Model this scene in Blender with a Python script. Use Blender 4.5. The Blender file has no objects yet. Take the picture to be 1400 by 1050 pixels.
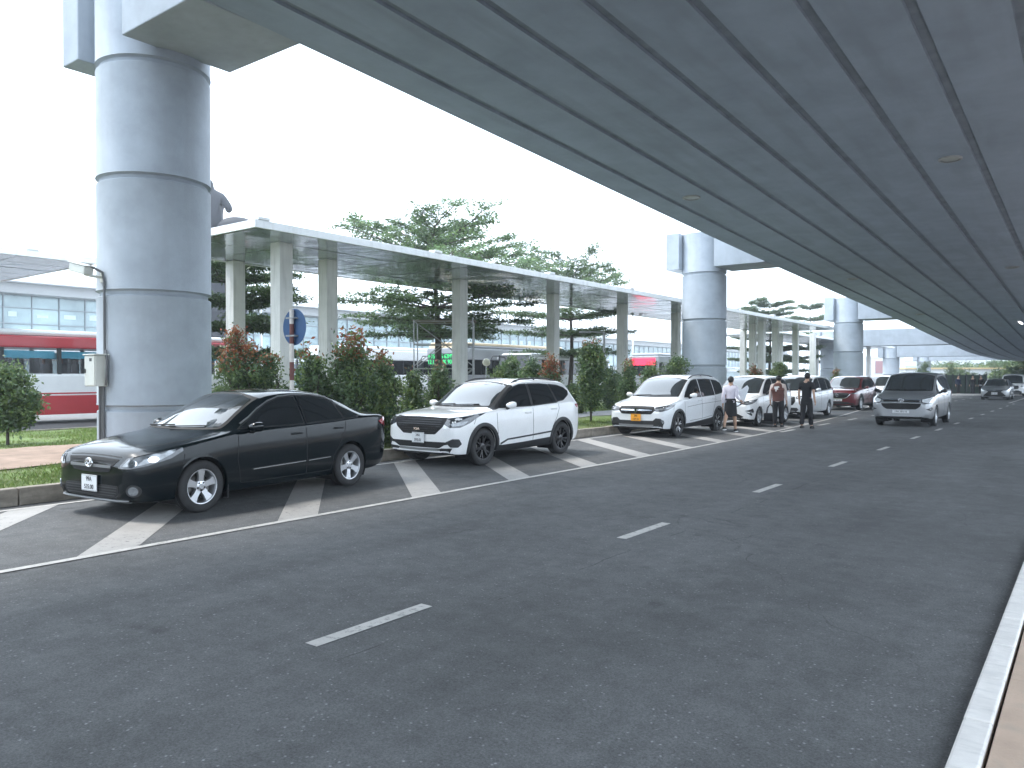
import bpy, bmesh, math, random
from mathutils import Vector, Matrix, Quaternion, noise
from mathutils.bvhtree import BVHTree
from mathutils.geometry import delaunay_2d_cdt, tessellate_polygon
SC = bpy.context.scene
COL = SC.collection
PI = math.pi
R = math.radians

# ------------------------------------------------------------------ materials
MATS = {}
def mat(name, col, rough=.5, metal=0., var=0., vscale=3., bump=0., bscale=40., coat=0., spec=.5, rvar=0., emit=None, estr=0., stain=None, alpha=1.):
    """procedural principled material: base colour with two scales of noise, roughness variation and bump"""
    if name in MATS: return MATS[name]
    m = bpy.data.materials.new(name); m.use_nodes = True
    nt = m.node_tree; N = nt.nodes; L = nt.links
    b = N['Principled BSDF']
    b.inputs['Roughness'].default_value = rough; b.inputs['Metallic'].default_value = metal
    b.inputs['Coat Weight'].default_value = coat; b.inputs['Coat Roughness'].default_value = .03
    b.inputs['Specular IOR Level'].default_value = spec
    b.inputs['Base Color'].default_value = (*col, 1)
    b.inputs['Alpha'].default_value = alpha
    if emit: b.inputs['Emission Color'].default_value = (*emit, 1); b.inputs['Emission Strength'].default_value = estr
    if var or bump or rvar or stain:
        tc = N.new('ShaderNodeTexCoord')
    if var or rvar:
        n1 = N.new('ShaderNodeTexNoise'); n1.inputs['Scale'].default_value = vscale; n1.inputs['Detail'].default_value = 8; n1.inputs['Roughness'].default_value = .62
        L.new(tc.outputs['Object'], n1.inputs['Vector'])
    last = None
    if var:
        r = N.new('ShaderNodeMapRange'); r.inputs[1].default_value = .3; r.inputs[2].default_value = .7; r.inputs[3].default_value = 1 - var; r.inputs[4].default_value = 1 + var
        L.new(n1.outputs['Fac'], r.inputs[0])
        mx = N.new('ShaderNodeMix'); mx.data_type = 'RGBA'; mx.blend_type = 'MULTIPLY'; mx.inputs[0].default_value = 1
        mx.inputs[6].default_value = (*col, 1)
        L.new(r.outputs[0], mx.inputs[7]); last = mx.outputs[2]
    if stain:
        sc, sx, scol, amt = stain   # vertical streak / patch stains with a shape of their own
        mp = N.new('ShaderNodeMapping'); mp.inputs['Scale'].default_value = sc
        L.new(tc.outputs['Object'], mp.inputs['Vector'])
        n2 = N.new('ShaderNodeTexNoise'); n2.inputs['Scale'].default_value = sx; n2.inputs['Detail'].default_value = 6
        L.new(mp.outputs[0], n2.inputs['Vector'])
        r2 = N.new('ShaderNodeMapRange'); r2.inputs[1].default_value = .5; r2.inputs[2].default_value = .72; r2.inputs[3].default_value = 0; r2.inputs[4].default_value = amt
        L.new(n2.outputs['Fac'], r2.inputs[0])
        m2 = N.new('ShaderNodeMix'); m2.data_type = 'RGBA'; m2.inputs[7].default_value = (*scol, 1)
        L.new(r2.outputs[0], m2.inputs[0])
        if last: L.new(last, m2.inputs[6])
        else: m2.inputs[6].default_value = (*col, 1)
        last = m2.outputs[2]
    if last: L.new(last, b.inputs['Base Color'])
    if rvar:
        r = N.new('ShaderNodeMapRange'); r.inputs[1].default_value = .3; r.inputs[2].default_value = .7; r.inputs[3].default_value = max(.02, rough - rvar); r.inputs[4].default_value = rough + rvar
        L.new(n1.outputs['Fac'], r.inputs[0]); L.new(r.outputs[0], b.inputs['Roughness'])
    if bump:
        n3 = N.new('ShaderNodeTexNoise'); n3.inputs['Scale'].default_value = bscale; n3.inputs['Detail'].default_value = 6
        L.new(tc.outputs['Object'], n3.inputs['Vector'])
        bp = N.new('ShaderNodeBump'); bp.inputs['Strength'].default_value = bump; bp.inputs['Distance'].default_value = .02
        L.new(n3.outputs['Fac'], bp.inputs['Height']); L.new(bp.outputs[0], b.inputs['Normal'])
    MATS[name] = m
    return m

# ------------------------------------------------------------------ objects
def link(name, me, parent=None, loc=(0, 0, 0), rot=None):
    o = bpy.data.objects.new(name, me); COL.objects.link(o)
    o.location = loc
    if rot: o.rotation_euler = rot
    if parent: o.parent = parent
    return o
def thing(name, label, cat, loc=(0, 0, 0), rz=0., group=None):
    o = bpy.data.objects.new(name, None); COL.objects.link(o)
    o.empty_display_size = .2
    o.location = loc; o.rotation_euler = (0, 0, rz)
    o['label'] = label; o['category'] = cat
    if group: o['group'] = group
    return o
def tag(o, label, cat, group=None):
    o['label'] = label; o['category'] = cat
    if group: o['group'] = group
    return o
def kids(o): return [c for c in bpy.data.objects if c.parent == o]
def copy_tree(o, parent=None, table=None):
    if table is None:
        table = {}
        for c in bpy.data.objects:
            if c.parent: table.setdefault(c.parent.name, []).append(c)
    c = o.copy(); COL.objects.link(c)
    if parent: c.parent = parent
    for ch in table.get(o.name, []): copy_tree(ch, c, table)
    return c

class MB:
    """collects boxes, bars, tubes, lathes and sheets; build() links them as ONE mesh object"""
    def __init__(s): s.v = []; s.f = []; s.m = []; s.mats = []; s.sm = []
    def mi(s, m):
        if m not in s.mats: s.mats.append(m)
        return s.mats.index(m)
    def add(s, verts, faces, m=None, smooth=False, M=None):
        b = len(s.v)
        s.v += [tuple(M @ Vector(p)) if M else tuple(p) for p in verts]
        k = s.mi(m) if m else 0
        for f in faces: s.f.append([b + i for i in f]); s.m.append(k); s.sm.append(smooth)
    def box(s, x0, x1, y0, y1, z0, z1, m=None, bev=0., M=None):
        if bev <= 0:
            v = [(x, y, z) for z in (z0, z1) for y in (y0, y1) for x in (x0, x1)]
            s.add(v, [(0, 2, 3, 1), (4, 5, 7, 6), (0, 1, 5, 4), (2, 6, 7, 3), (0, 4, 6, 2), (1, 3, 7, 5)], m, M=M); return
        bm = bmesh.new(); bmesh.ops.create_cube(bm, size=1)
        for v in bm.verts: v.co = Vector(((x0 + x1) / 2 + v.co.x * (x1 - x0), (y0 + y1) / 2 + v.co.y * (y1 - y0), (z0 + z1) / 2 + v.co.z * (z1 - z0)))
        bmesh.ops.bevel(bm, geom=bm.edges[:], offset=bev, segments=2, affect='EDGES', profile=.5)
        s.bm(bm, m, False, M)
    def bm(s, bm, m=None, smooth=False, M=None):
        bm.verts.index_update()
        s.add([v.co[:] for v in bm.verts], [[v.index for v in f.verts] for f in bm.faces], m, smooth, M); bm.free()
    def tube(s, pts, r, n=8, m=None, caps=True, smooth=True, M=None):
        """polyline tube; r a number or one per point"""
        P = [Vector(p) for p in pts]; rs = r if isinstance(r, (list, tuple)) else [r] * len(P)
        vs = []; fs = []; up = None
        for i, p in enumerate(P):
            t = (P[min(i + 1, len(P) - 1)] - P[max(i - 1, 0)])
            if t.length < 1e-9: t = Vector((0, 0, 1))
            t.normalize()
            if up is None: up = t.orthogonal().normalized()
            up = (up - t * up.dot(t));
            up = up.normalized() if up.length > 1e-6 else t.orthogonal().normalized()
            w = t.cross(up)
            for k in range(n):
                a = 2 * PI * k / n; vs.append(p + (up * math.cos(a) + w * math.sin(a)) * rs[i])
        for i in range(len(P) - 1):
            for k in range(n): fs.append((i * n + k, i * n + (k + 1) % n, (i + 1) * n + (k + 1) % n, (i + 1) * n + k))
        s.add(vs, fs, m, smooth, M)
        if caps:
            s.add(vs[:n], [list(range(n))[::-1]], m, False, M); s.add(vs[-n:], [list(range(n))], m, False, M)
    def lathe(s, prof, n=32, axis='Z', m=None, smooth=True, M=None, c=(0, 0, 0)):
        """prof: list of (r, h) from bottom to top"""
        vs = []; fs = []
        for r, h in prof:
            for k in range(n):
                a = 2 * PI * k / n; x, y = r * math.cos(a), r * math.sin(a)
                p = (x, y, h) if axis == 'Z' else ((h, x, y) if axis == 'X' else (y, h, x))
                vs.append((p[0] + c[0], p[1] + c[1], p[2] + c[2]))
        for i in range(len(prof) - 1):
            for k in range(n): fs.append((i * n + k, i * n + (k + 1) % n, (i + 1) * n + (k + 1) % n, (i + 1) * n + k))
        s.add(vs, fs, m, smooth, M)
    def prism(s, poly, z0, z1, m=None, M=None, axis='Z'):
        """extrude a 2-D polygon"""
        def P(a, b, h): return (a, b, h) if axis == 'Z' else ((h, a, b) if axis == 'X' else (a, h, b))
        n = len(poly)
        tri = tessellate_polygon([[Vector((a, b, 0)) for a, b in poly]])
        vs = [P(a, b, z0) for a, b in poly] + [P(a, b, z1) for a, b in poly]
        fs = [tuple(t)[::-1] for t in tri] + [tuple(i + n for i in t) for t in tri] + [(i, (i + 1) % n, n + (i + 1) % n, n + i) for i in range(n)]
        s.add(vs, fs, m, M=M)
    def build(s, name, m=None, parent=None, loc=(0, 0, 0), rot=None, angle=None, fix=True):
        me = bpy.data.meshes.new(name); me.from_pydata(s.v, [], s.f)
        if m is not None and not s.mats: s.mats = [m]
        for k in s.mats: me.materials.append(k)
        me.polygons.foreach_set('material_index', s.m)
        me.polygons.foreach_set('use_smooth', s.sm)
        if fix:
            bm = bmesh.new(); bm.from_mesh(me); bmesh.ops.recalc_face_normals(bm, faces=bm.faces); bm.to_mesh(me); bm.free()
        me.update()
        if angle: me.set_sharp_from_angle(angle=R(angle))
        return link(name, me, parent, loc, rot)

def lerp_curve(pts, s):
    """monotone (pchip-like) interpolation"""
    n = len(pts)
    if s <= pts[0][0]: return pts[0][1]
    if s >= pts[-1][0]: return pts[-1][1]
    d = [(pts[i + 1][1] - pts[i][1]) / (pts[i + 1][0] - pts[i][0]) for i in range(n - 1)]
    t = [d[0]] + [0 if d[i - 1] * d[i] <= 0 else 2 * d[i - 1] * d[i] / (d[i - 1] + d[i]) for i in range(1, n - 1)] + [d[-1]]
    for i in range(n - 1):
        x0, y0 = pts[i]; x1, y1 = pts[i + 1]
        if s <= x1:
            h = x1 - x0; u = (s - x0) / h
            return (2*u**3 - 3*u*u + 1) * y0 + (u**3 - 2*u*u + u) * h * t[i] + (-2*u**3 + 3*u*u) * y1 + (u**3 - u*u) * h * t[i + 1]

def text_mesh(body, size, M, depth=.002, align='CENTER', bold=0.0, sx=1.):
    """lettering as a mesh: returns (verts, faces) placed by matrix M (text lies in M's XY plane)"""
    cu = bpy.data.curves.new('lettering', 'FONT'); cu.body = body; cu.size = size; cu.extrude = depth; cu.align_x = align; cu.align_y = 'CENTER'; cu.offset = bold
    o = bpy.data.objects.new('lettering', cu); COL.objects.link(o)
    dg = bpy.context.evaluated_depsgraph_get(); me = bpy.data.meshes.new_from_object(o.evaluated_get(dg))
    vs = [M @ Vector((v.co.x * sx, v.co.y, v.co.z)) for v in me.vertices]; fs = [list(p.vertices) for p in me.polygons]
    bpy.data.objects.remove(o); bpy.data.curves.remove(cu); bpy.data.meshes.remove(me)
    return vs, fs
# ================================================================== cars
def paint(name, col, metal=0., rough=.35, coat=1., spec=.5):
    return mat(name, col, rough, metal, var=.05, vscale=2.5, coat=coat, spec=spec, rvar=.06)
GLASS = mat('tinted_car_glass', (.012, .014, .016), .03, 0, spec=.6, coat=.3)
GLASSL = mat('windscreen_glass', (.03, .035, .038), .03, 0, spec=.8, coat=.6)
BLACKP = mat('black_plastic', (.018, .019, .021), .5, var=.15, vscale=14)
GAP = mat('panel_gap_rubber', (.006, .006, .007), .7)
RUBBER = mat('tyre_rubber', (.022, .022, .023), .75, var=.2, vscale=9, bump=.25, bscale=60)
CHROME = mat('chrome_trim', (.75, .76, .78), .12, 1.)
ALLOY = mat('alloy_wheel_silver', (.62, .63, .65), .28, .9, var=.06)
ALLOYB = mat('alloy_wheel_black', (.03, .03, .033), .3, .6, coat=.4)
DISC = mat('brake_disc_steel', (.16, .155, .15), .4, .8)
LAMPG = mat('headlamp_lens', (.26, .275, .29), .10, .30, var=.5, vscale=11, coat=1.)
LAMPD = mat('headlamp_housing', (.05, .053, .06), .1, .2, var=.4, vscale=20, coat=1.)
LAMPW = mat('headlamp_reflector', (.86, .88, .9), .15, .25, coat=1.)
LAMPR = mat('tail_lamp_lens', (.35, .012, .02), .12, coat=1.)
PLATEW = mat('plate_white', (.72, .73, .74), .4)
PLATEY = mat('plate_yellow', (.85, .36, .03), .4)
PLATEK = mat('plate_ink', (.02, .02, .022), .5)
UNDER = mat('underbody_black', (.01, .01, .011), .8)
GREYP = mat('grey_skid_plate', (.20, .205, .21), .45, .3)
MIRG = mat('mirror_glass', (.7, .72, .75), .03, 1.)

def car_surface(S):
    """dense symmetric body skin from the key curves of S; local x = left, y = back, z = up, nose at y = -L/2"""
    L, W, H = S['L'], S['W'], S['H']
    st = S['stations']; rows = []
    for s in st:
        w = lerp_curve(S['wid'], s); zb = lerp_curve(S['zb'], s); zs = lerp_curve(S['zs'], s); zt = lerp_curve(S['zt'], s)
        wr = lerp_curve(S['wr'], s) ; zr = lerp_curve(S['zr'], s)
        k = zs - zb
        wg = .955 * w; zg = zs + .015
        wm = wg + (wr - wg) * .5; zm = zg + (zr - zg) * .5
        bul = .014 if zr - zg > .15 else 0
        p = [(0, zb), (.78 * w, zb), (.93 * w, zb + .02), (.985 * w, zb + .2 * k), (1.0 * w, zb + .5 * k), (.992 * w, zb + .82 * k), (.975 * w, zs - .012),
             (wg, zg), (wm + bul, zm), (wr, zr), (.82 * wr, zr + .6 * (zt - zr)), (.45 * wr, zr + .9 * (zt - zr)), (0, zt)]
        rows.append(p)
    n = len(rows[0]); ring = 2 * n - 2
    vs = []; fs = []
    lean = S.get('lean')
    for s, p in zip(st, rows):
        full = [(x, z) for x, z in p] + [(-x, z) for x, z in p[-2:0:-1]]
        for x, z in full:
            yy = s
            if lean: yy += lean(s, abs(x), z)
            vs.append((x, yy - L / 2, z))
    for i in range(len(st) - 1):
        for k in range(ring):
            a, b = i * ring + k, i * ring + (k + 1) % ring
            fs.append((a, b, b + ring, a + ring))
    def cap(base, flip):
        for k in range(n - 1):
            a, b = k, k + 1; am, bm_ = (ring - k) % ring, (ring - k - 1)
            f = [a, b, bm_, am]
            q = []
            for t in f:
                if t not in q: q.append(t)
            q = [base + t for t in q]
            fs.append(q[::-1] if flip else q)
    cap(0, False); cap((len(st) - 1) * ring, True)
    me = bpy.data.meshes.new('skin'); me.from_pydata(vs, [], fs)
    # creases along the shoulder, the roof rail and the rocker
    at = me.attributes.new('crease_edge', 'FLOAT', 'EDGE')
    sharp = {2: .4, 6: S.get('crease', .5), 9: .5}
    for e in me.edges:
        a, b = e.vertices
        ra, rb = a % ring, b % ring
        if ra == rb and abs(a - b) == ring:
            k = ra if ra < n else ring - ra
            if k in sharp: at.data[e.index].value = sharp[k]
    o = bpy.data.objects.new('skin', me); COL.objects.link(o)
    m = o.modifiers.new('s', 'SUBSURF'); m.levels = S.get('levels', 2); m.render_levels = m.levels
    dg = bpy.context.evaluated_depsgraph_get(); ev = bpy.data.meshes.new_from_object(o.evaluated_get(dg))
    bpy.data.objects.remove(o); bpy.data.meshes.remove(me)
    bm = bmesh.new(); bm.from_mesh(ev); bpy.data.meshes.remove(ev)
    bmesh.ops.recalc_face_normals(bm, faces=bm.faces)
    # fit the box
    ys = [v.co.y for v in bm.verts]; xs = [v.co.x for v in bm.verts]; zs_ = [v.co.z for v in bm.verts]
    y0, y1, xm, zm = min(ys), max(ys), max(xs), max(zs_)
    for v in bm.verts:
        v.co.y = -L / 2 + (v.co.y - y0) / (y1 - y0) * L
        v.co.x *= W / 2 / xm
        if v.co.z > .6: v.co.z = .6 + (v.co.z - .6) * (H - .6) / (zm - .6)
    return bm

class Skin:
    """projects outlines on to the body"""
    def __init__(s, bm, S): s.bvh = BVHTree.FromBMesh(bm); s.S = S; s.L = S['L']
    def basis(s, th):
        if th == 'top': return Vector((0, 0, -1)), Vector((1, 0, 0)), Vector((0, 1, 0))
        if th == 'back': return Vector((0, -1, 0)), Vector((1, 0, 0)), Vector((0, 0, 1))
        a = R(th); return Vector((-math.sin(a), math.cos(a), 0)), Vector((math.cos(a), math.sin(a), 0)), Vector((0, 0, 1))
    def uv(s, pts, th):
        d, e1, e2 = s.basis(th)
        out = []
        for p in pts:
            q = Vector((p[0], p[1] - s.L / 2, p[2])); out.append((q.dot(e1), q.dot(e2)))
        return out
    def cast(s, u, v, th):
        d, e1, e2 = s.basis(th)
        o = e1 * u + e2 * v - d * 12
        h, n, i, t = s.bvh.ray_cast(o, d)
        if h is None:
            h, n, i, t = s.bvh.find_nearest(e1 * u + e2 * v - d * .4)
        if n.dot(d) > 0: n = -n
        return h, n
    def patch(s, mb, pts, th, m, eps=.004, thick=.012, step=.05, rnd=0, mirror=True):
        poly = s.uv(pts, th)
        if rnd: poly = round_poly(poly, rnd)
        poly = densify(poly, step)
        us = [p[0] for p in poly]; vs_ = [p[1] for p in poly]
        cand = [Vector(p) for p in poly]; nb = len(cand)
        u = min(us) + step * .5
        while u < max(us):
            v = min(vs_) + step * .5
            while v < max(vs_):
                if inside(poly, u, v) and mind(poly, u, v) > step * .45: cand.append(Vector((u, v)))
                v += step
            u += step
        r = delaunay_2d_cdt(cand, [(i, (i + 1) % nb) for i in range(nb)], [list(range(nb))], 1, 1e-6)
        v2, ed, fc = r[0], r[1], r[2]
        P = []; Nn = []
        for q in v2:
            h, n = s.cast(q[0], q[1], th); P.append(h + n * eps); Nn.append(n)
        cnt = {}
        for f in fc:
            for i in range(len(f)):
                a, b = f[i], f[(i + 1) % len(f)]; cnt[(min(a, b), max(a, b))] = cnt.get((min(a, b), max(a, b)), 0) + 1
        bd = [e for e, c in cnt.items() if c == 1]
        base = len(P); idx = {}
        vv = [p[:] for p in P]
        sk = []
        for a, b in bd:
            for t in (a, b):
                if t not in idx: idx[t] = len(vv); vv.append((P[t] - Nn[t] * thick)[:])
            sk.append((a, b, idx[b], idx[a]))
        for sg in ((1, -1) if mirror else (1,)):
            mb.add([(p[0] * sg, p[1], p[2]) for p in vv], [list(f) for f in fc], m, True)
            mb.add([(p[0] * sg, p[1], p[2]) for p in vv], sk, m, False)
    def strip(s, mb, pts, th, m, w=.008, eps=.0025, mirror=True, step=.05, raise_=0.):
        poly = densify(s.uv(pts, th), step, False)
        A = []; B = []; C = []; D = []
        for i, p in enumerate(poly):
            a = poly[max(i - 1, 0)]; b = poly[min(i + 1, len(poly) - 1)]
            t = Vector((b[0] - a[0], b[1] - a[1])).normalized(); nn = Vector((-t.y, t.x)) * w / 2
            for lst, sg, e in ((A, 1, eps), (B, -1, eps)):
                h, n = s.cast(p[0] + nn.x * sg, p[1] + nn.y * sg, th); lst.append(h + n * e)
                (C if sg == 1 else D).append(h - n * .006)
        n = len(A)
        vs = A + B + C + D; fs = []
        for i in range(n - 1):
            fs += [(i, i + 1, n + i + 1, n + i), (i, 2 * n + i, 2 * n + i + 1, i + 1), (n + i, n + i + 1, 3 * n + i + 1, 3 * n + i)]
        for sg in ((1, -1) if mirror else (1,)): mb.add([(p[0] * sg, p[1], p[2]) for p in vs], fs, m, False)
    def at(s, p, th):
        u, v = s.uv([p], th)[0]; return s.cast(u, v, th)

def densify(poly, step, closed=True):
    out = []; n = len(poly)
    for i in range(n if closed else n - 1):
        a, b = poly[i], poly[(i + 1) % n]; d = math.hypot(b[0] - a[0], b[1] - a[1]); k = max(1, int(math.ceil(d / step)))
        for j in range(k): out.append((a[0] + (b[0] - a[0]) * j / k, a[1] + (b[1] - a[1]) * j / k))
    if not closed: out.append(poly[-1])
    return out
def round_poly(poly, r):
    out = []; n = len(poly)
    for i in range(n):
        a, b, c = Vector(poly[i - 1]), Vector(poly[i]), Vector(poly[(i + 1) % n])
        d1 = min(r, (a - b).length * .45); d2 = min(r, (c - b).length * .45)
        p = b + (a - b).normalized() * d1; q = b + (c - b).normalized() * d2
        for t in (0, .25, .5, .75, 1): out.append(tuple(p * (1 - t) ** 2 + b * 2 * t * (1 - t) + q * t * t))
    return out
def inside(poly, x, y):
    c = False; n = len(poly); j = n - 1
    for i in range(n):
        xi, yi = poly[i]; xj, yj = poly[j]
        if (yi > y) != (yj > y) and x < (xj - xi) * (y - yi) / (yj - yi) + xi: c = not c
        j = i
    return c
def mind(poly, x, y):
    return min(math.hypot(p[0] - x, p[1] - y) for p in poly)

def make_wheel(root, x, y, r, rr, width, style, spin=0.):
    """wheel > tyre, rim; axle along x; outer face towards +x when x > 0"""
    sg = 1 if x > 0 else -1
    w = bpy.data.objects.new('wheel', None); COL.objects.link(w); w.parent = root; w.empty_display_size = .1
    w.location = (x, y, r); w.rotation_euler = (0, 0, 0 if sg > 0 else PI)
    h = width / 2
    t = MB()
    prof = [(rr - .012, -h * .78), (rr + .012, -h * .92), ((r + rr) / 2, -h * 1.02), (r - .03, -h * .96), (r - .008, -h * .8), (r, -h * .6), (r, -h * .25), (r - .006, -h * .24), (r - .006, -h * .2), (r, -h * .19), (r, h * .19), (r - .006, h * .2), (r - .006, h * .24), (r, h * .25), (r, h * .6), (r - .008, h * .8), (r - .03, h * .96), ((r + rr) / 2, h * 1.02), (rr + .012, h * .92), (rr - .012, h * .78)]
    t.lathe(prof, 40, 'X'); t.build('tyre', RUBBER, w, fix=False)
    m = ALLOY if style in ('five', 'multi', 'ten') else ALLOYB
    b = MB()
    b.lathe([(rr + .008, h * .80), (rr + .006, h * .86), (rr - .01, h * .84), (rr - .022, h * .6), (rr - .03, -h * .7)], 40, 'X', m)
    ho = h * .62   # spoke face plane
    ns = {'five': 5, 'multi': 7, 'dark': 6, 'two': 5, 'ten': 10}[style]
    hub = .075
    b.lathe([(.0, ho + .012), (.03, ho + .012), (.034, ho + .004), (hub, ho - .004), (hub + .008, ho - .03)], 24, 'X', m)
    for k in range(ns):
        a0 = 2 * PI * k / ns + spin
        arms = [(0, .034, .052)] if style == 'five' else ([(-.2, .016, .016), (.2, .016, .016)] if style in ('dark', 'two') else [(0, .024, .03)] if style == 'multi' else [(0, .016, .02)])
        for off, w0, w1 in arms:
            a1 = a0 + off
            ri, ro = hub - .02, rr - .012
            pts = []
            for rad, ww, an, xx in ((ri, w0, a0 + off * .3, ho - .002), ((ri + ro) / 2, (w0 * .9 + w1 * .1), a0 + off * .7, ho + .004), (ro, w1, a1, h * .72)):
                ct, stt = math.cos(an), math.sin(an)
                for sd in (-1, 1):
                    pts.append((xx, rad * ct - sd * ww * stt, rad * stt + sd * ww * ct))
                for sd in (-1, 1):
                    pts.append((xx - .035, rad * ct - sd * ww * 1.15 * stt, rad * stt + sd * ww * 1.15 * ct))
            fs = []
            for i in (0, 4):
                fs += [(i, i + 1, i + 5, i + 4), (i, i + 4, i + 6, i + 2), (i + 1, i + 3, i + 7, i + 5)]
            b.add(pts, fs, m)
            if style == 'two' :
                b.add([(p[0] + .002, p[1], p[2]) for p in pts], [(0, 1, 5, 4), (4, 5, 9, 8)], ALLOY)
    if style == 'five':
        for k in range(5):
            a = 2 * PI * k / 5 + spin + PI / 5
            b.lathe([(0, ho + .006), (.011, ho + .006), (.013, ho - .01)], 8, 'X', GAP, c=(0, .05 * math.cos(a), .05 * math.sin(a)))
    b.build('rim', None, w, fix=True, angle=30)
    d = MB(); d.lathe([(0.0, -.005), (rr * .66, -.005), (rr * .66, -.03), (0, -.03)], 28, 'X', DISC)
    d.box(-.04, .015, rr * .3, rr * .66, -rr * .3, rr * .3, DISC)
    d.lathe([(0.0, -.05), (rr - .03, -.05)], 28, 'X', UNDER)
    d.build('brake_disc', None, w)
    return w

def plate(root, lines, p, n, size=(.33, .165), yellow=False, tilt=0.):
    """number plate with lettering, facing the front (-y)"""
    w, h = size
    M = Matrix.Translation(p) @ Matrix.Rotation(R(90) , 4, 'X')
    b = MB(); b.box(-w / 2, w / 2, -h / 2, h / 2, 0, .012, PLATEY if yellow else PLATEW, .004, M)
    o = b.build('number_plate', None, root)
    t = MB(); k = len(lines)
    for i, ln in enumerate(lines):
        hh = h / k * (.78 if k > 1 else .72)
        v, f = text_mesh(ln, hh, M @ Matrix.Translation((0, h * ((k - 1) / 2 - i) / k * .96, .0135)), .0012, bold=.0004, sx=.92 if k > 1 else 1.)
        t.add(v, f, PLATEK)
    fr = .006
    for a in ((-w / 2 + fr, w / 2 - fr, h / 2 - fr - .004, h / 2 - fr), (-w / 2 + fr, w / 2 - fr, -h / 2 + fr, -h / 2 + fr + .004)):
        t.box(a[0], a[1], a[2], a[3], .012, .0135, PLATEK, 0, M)
    t.build('plate_lettering', None, o, fix=False)
    return o

def ring_mesh(mb, M, rx, ry, r, m, n=32):
    pts = [M @ Vector((rx * math.cos(2 * PI * k / n), ry * math.sin(2 * PI * k / n), 0)) for k in range(n + 1)]
    mb.tube(pts, r, 6, m, False)

def oval_badge(root, sk, s, z, w=.13):
    """three-oval emblem on the grille"""
    h, n = sk.at((0, s, z), 0)
    M = Matrix.Translation((0, h.y - .03, z)) @ Matrix.Rotation(R(90), 4, 'X')
    b = MB()
    ring_mesh(b, M, w / 2, w * .34, .009, CHROME)
    ring_mesh(b, M @ Matrix.Translation((0, w * .1, 0)), w * .33, w * .16, .007, CHROME)
    ring_mesh(b, M, w * .13, w * .32, .007, CHROME)
    return b.build('emblem', None, root)

def mirror_parts(root, sk, s, z, x, m, size=(.2, .17, .13), foot=True):
    for sg in (1, -1):
        bm = bmesh.new(); bmesh.ops.create_uvsphere(bm, u_segments=20, v_segments=12, radius=1)
        for v in bm.verts:
            c = v.co
            c.x = math.copysign(abs(c.x) ** .7, c.x); c.z = math.copysign(abs(c.z) ** .75, c.z)
            if c.y > .25: c.y = .25
            c.x *= size[0] / 2; c.y *= size[1] / 2 * 1.3; c.z *= size[2] / 2 * (1 - .25 * (c.x * sg < 0))
            c.z += .012 * (c.x * sg) / size[0]
        b = MB(); b.bm(bm, m, True)
        b.tube([(-sg * size[0] * .3, .02, -size[2] * .32), (-sg * (size[0] * .5 + .07), .03, -size[2] * .62)], [.028, .035], 8, BLACKP)
        o = b.build('wing_mirror', None, root, loc=(sg * x, s - sk.L / 2, z), angle=40)
        g = MB(); g.lathe([(0, .0), (size[0] * .36, .0), (size[0] * .36, -.004)], 20, 'Y', MIRG)
        for i, v in enumerate(g.v): g.v[i] = (v[0], v[1] + size[1] * .165, v[2] * .62)
        g.build('mirror_glass', None, o)

def screen_outline(S, z0, z1, zc0, zc1, mg):
    """windscreen outline that follows the pillars: z0/z1 at the pillars, zc0/zc1 on the centre line"""
    lo, hi = .9, 2.6; side_ = []
    for k in range(7):
        z = z0 + (z1 - z0) * k / 6
        a, b = lo, hi
        for _ in range(40):
            m = (a + b) / 2
            if lerp_curve(S['zr'], m) < z: a = m
            else: b = m
        side_.append((lerp_curve(S['wr'], a) * .992 - mg, z))
    bot = [(side_[0][0] * t, zc0 + (z0 - zc0) * t ** 2) for t in (0, .25, .5, .75)]
    top = [(side_[-1][0] * t, zc1 + (z1 - zc1) * t ** 2.5) for t in (.9, .75, .5, .25, 0)]
    h = bot + side_ + top
    return [(x, 0, z) for x, z in h] + [(-x, 0, z) for x, z in reversed(h) if x > 1e-6]

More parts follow.
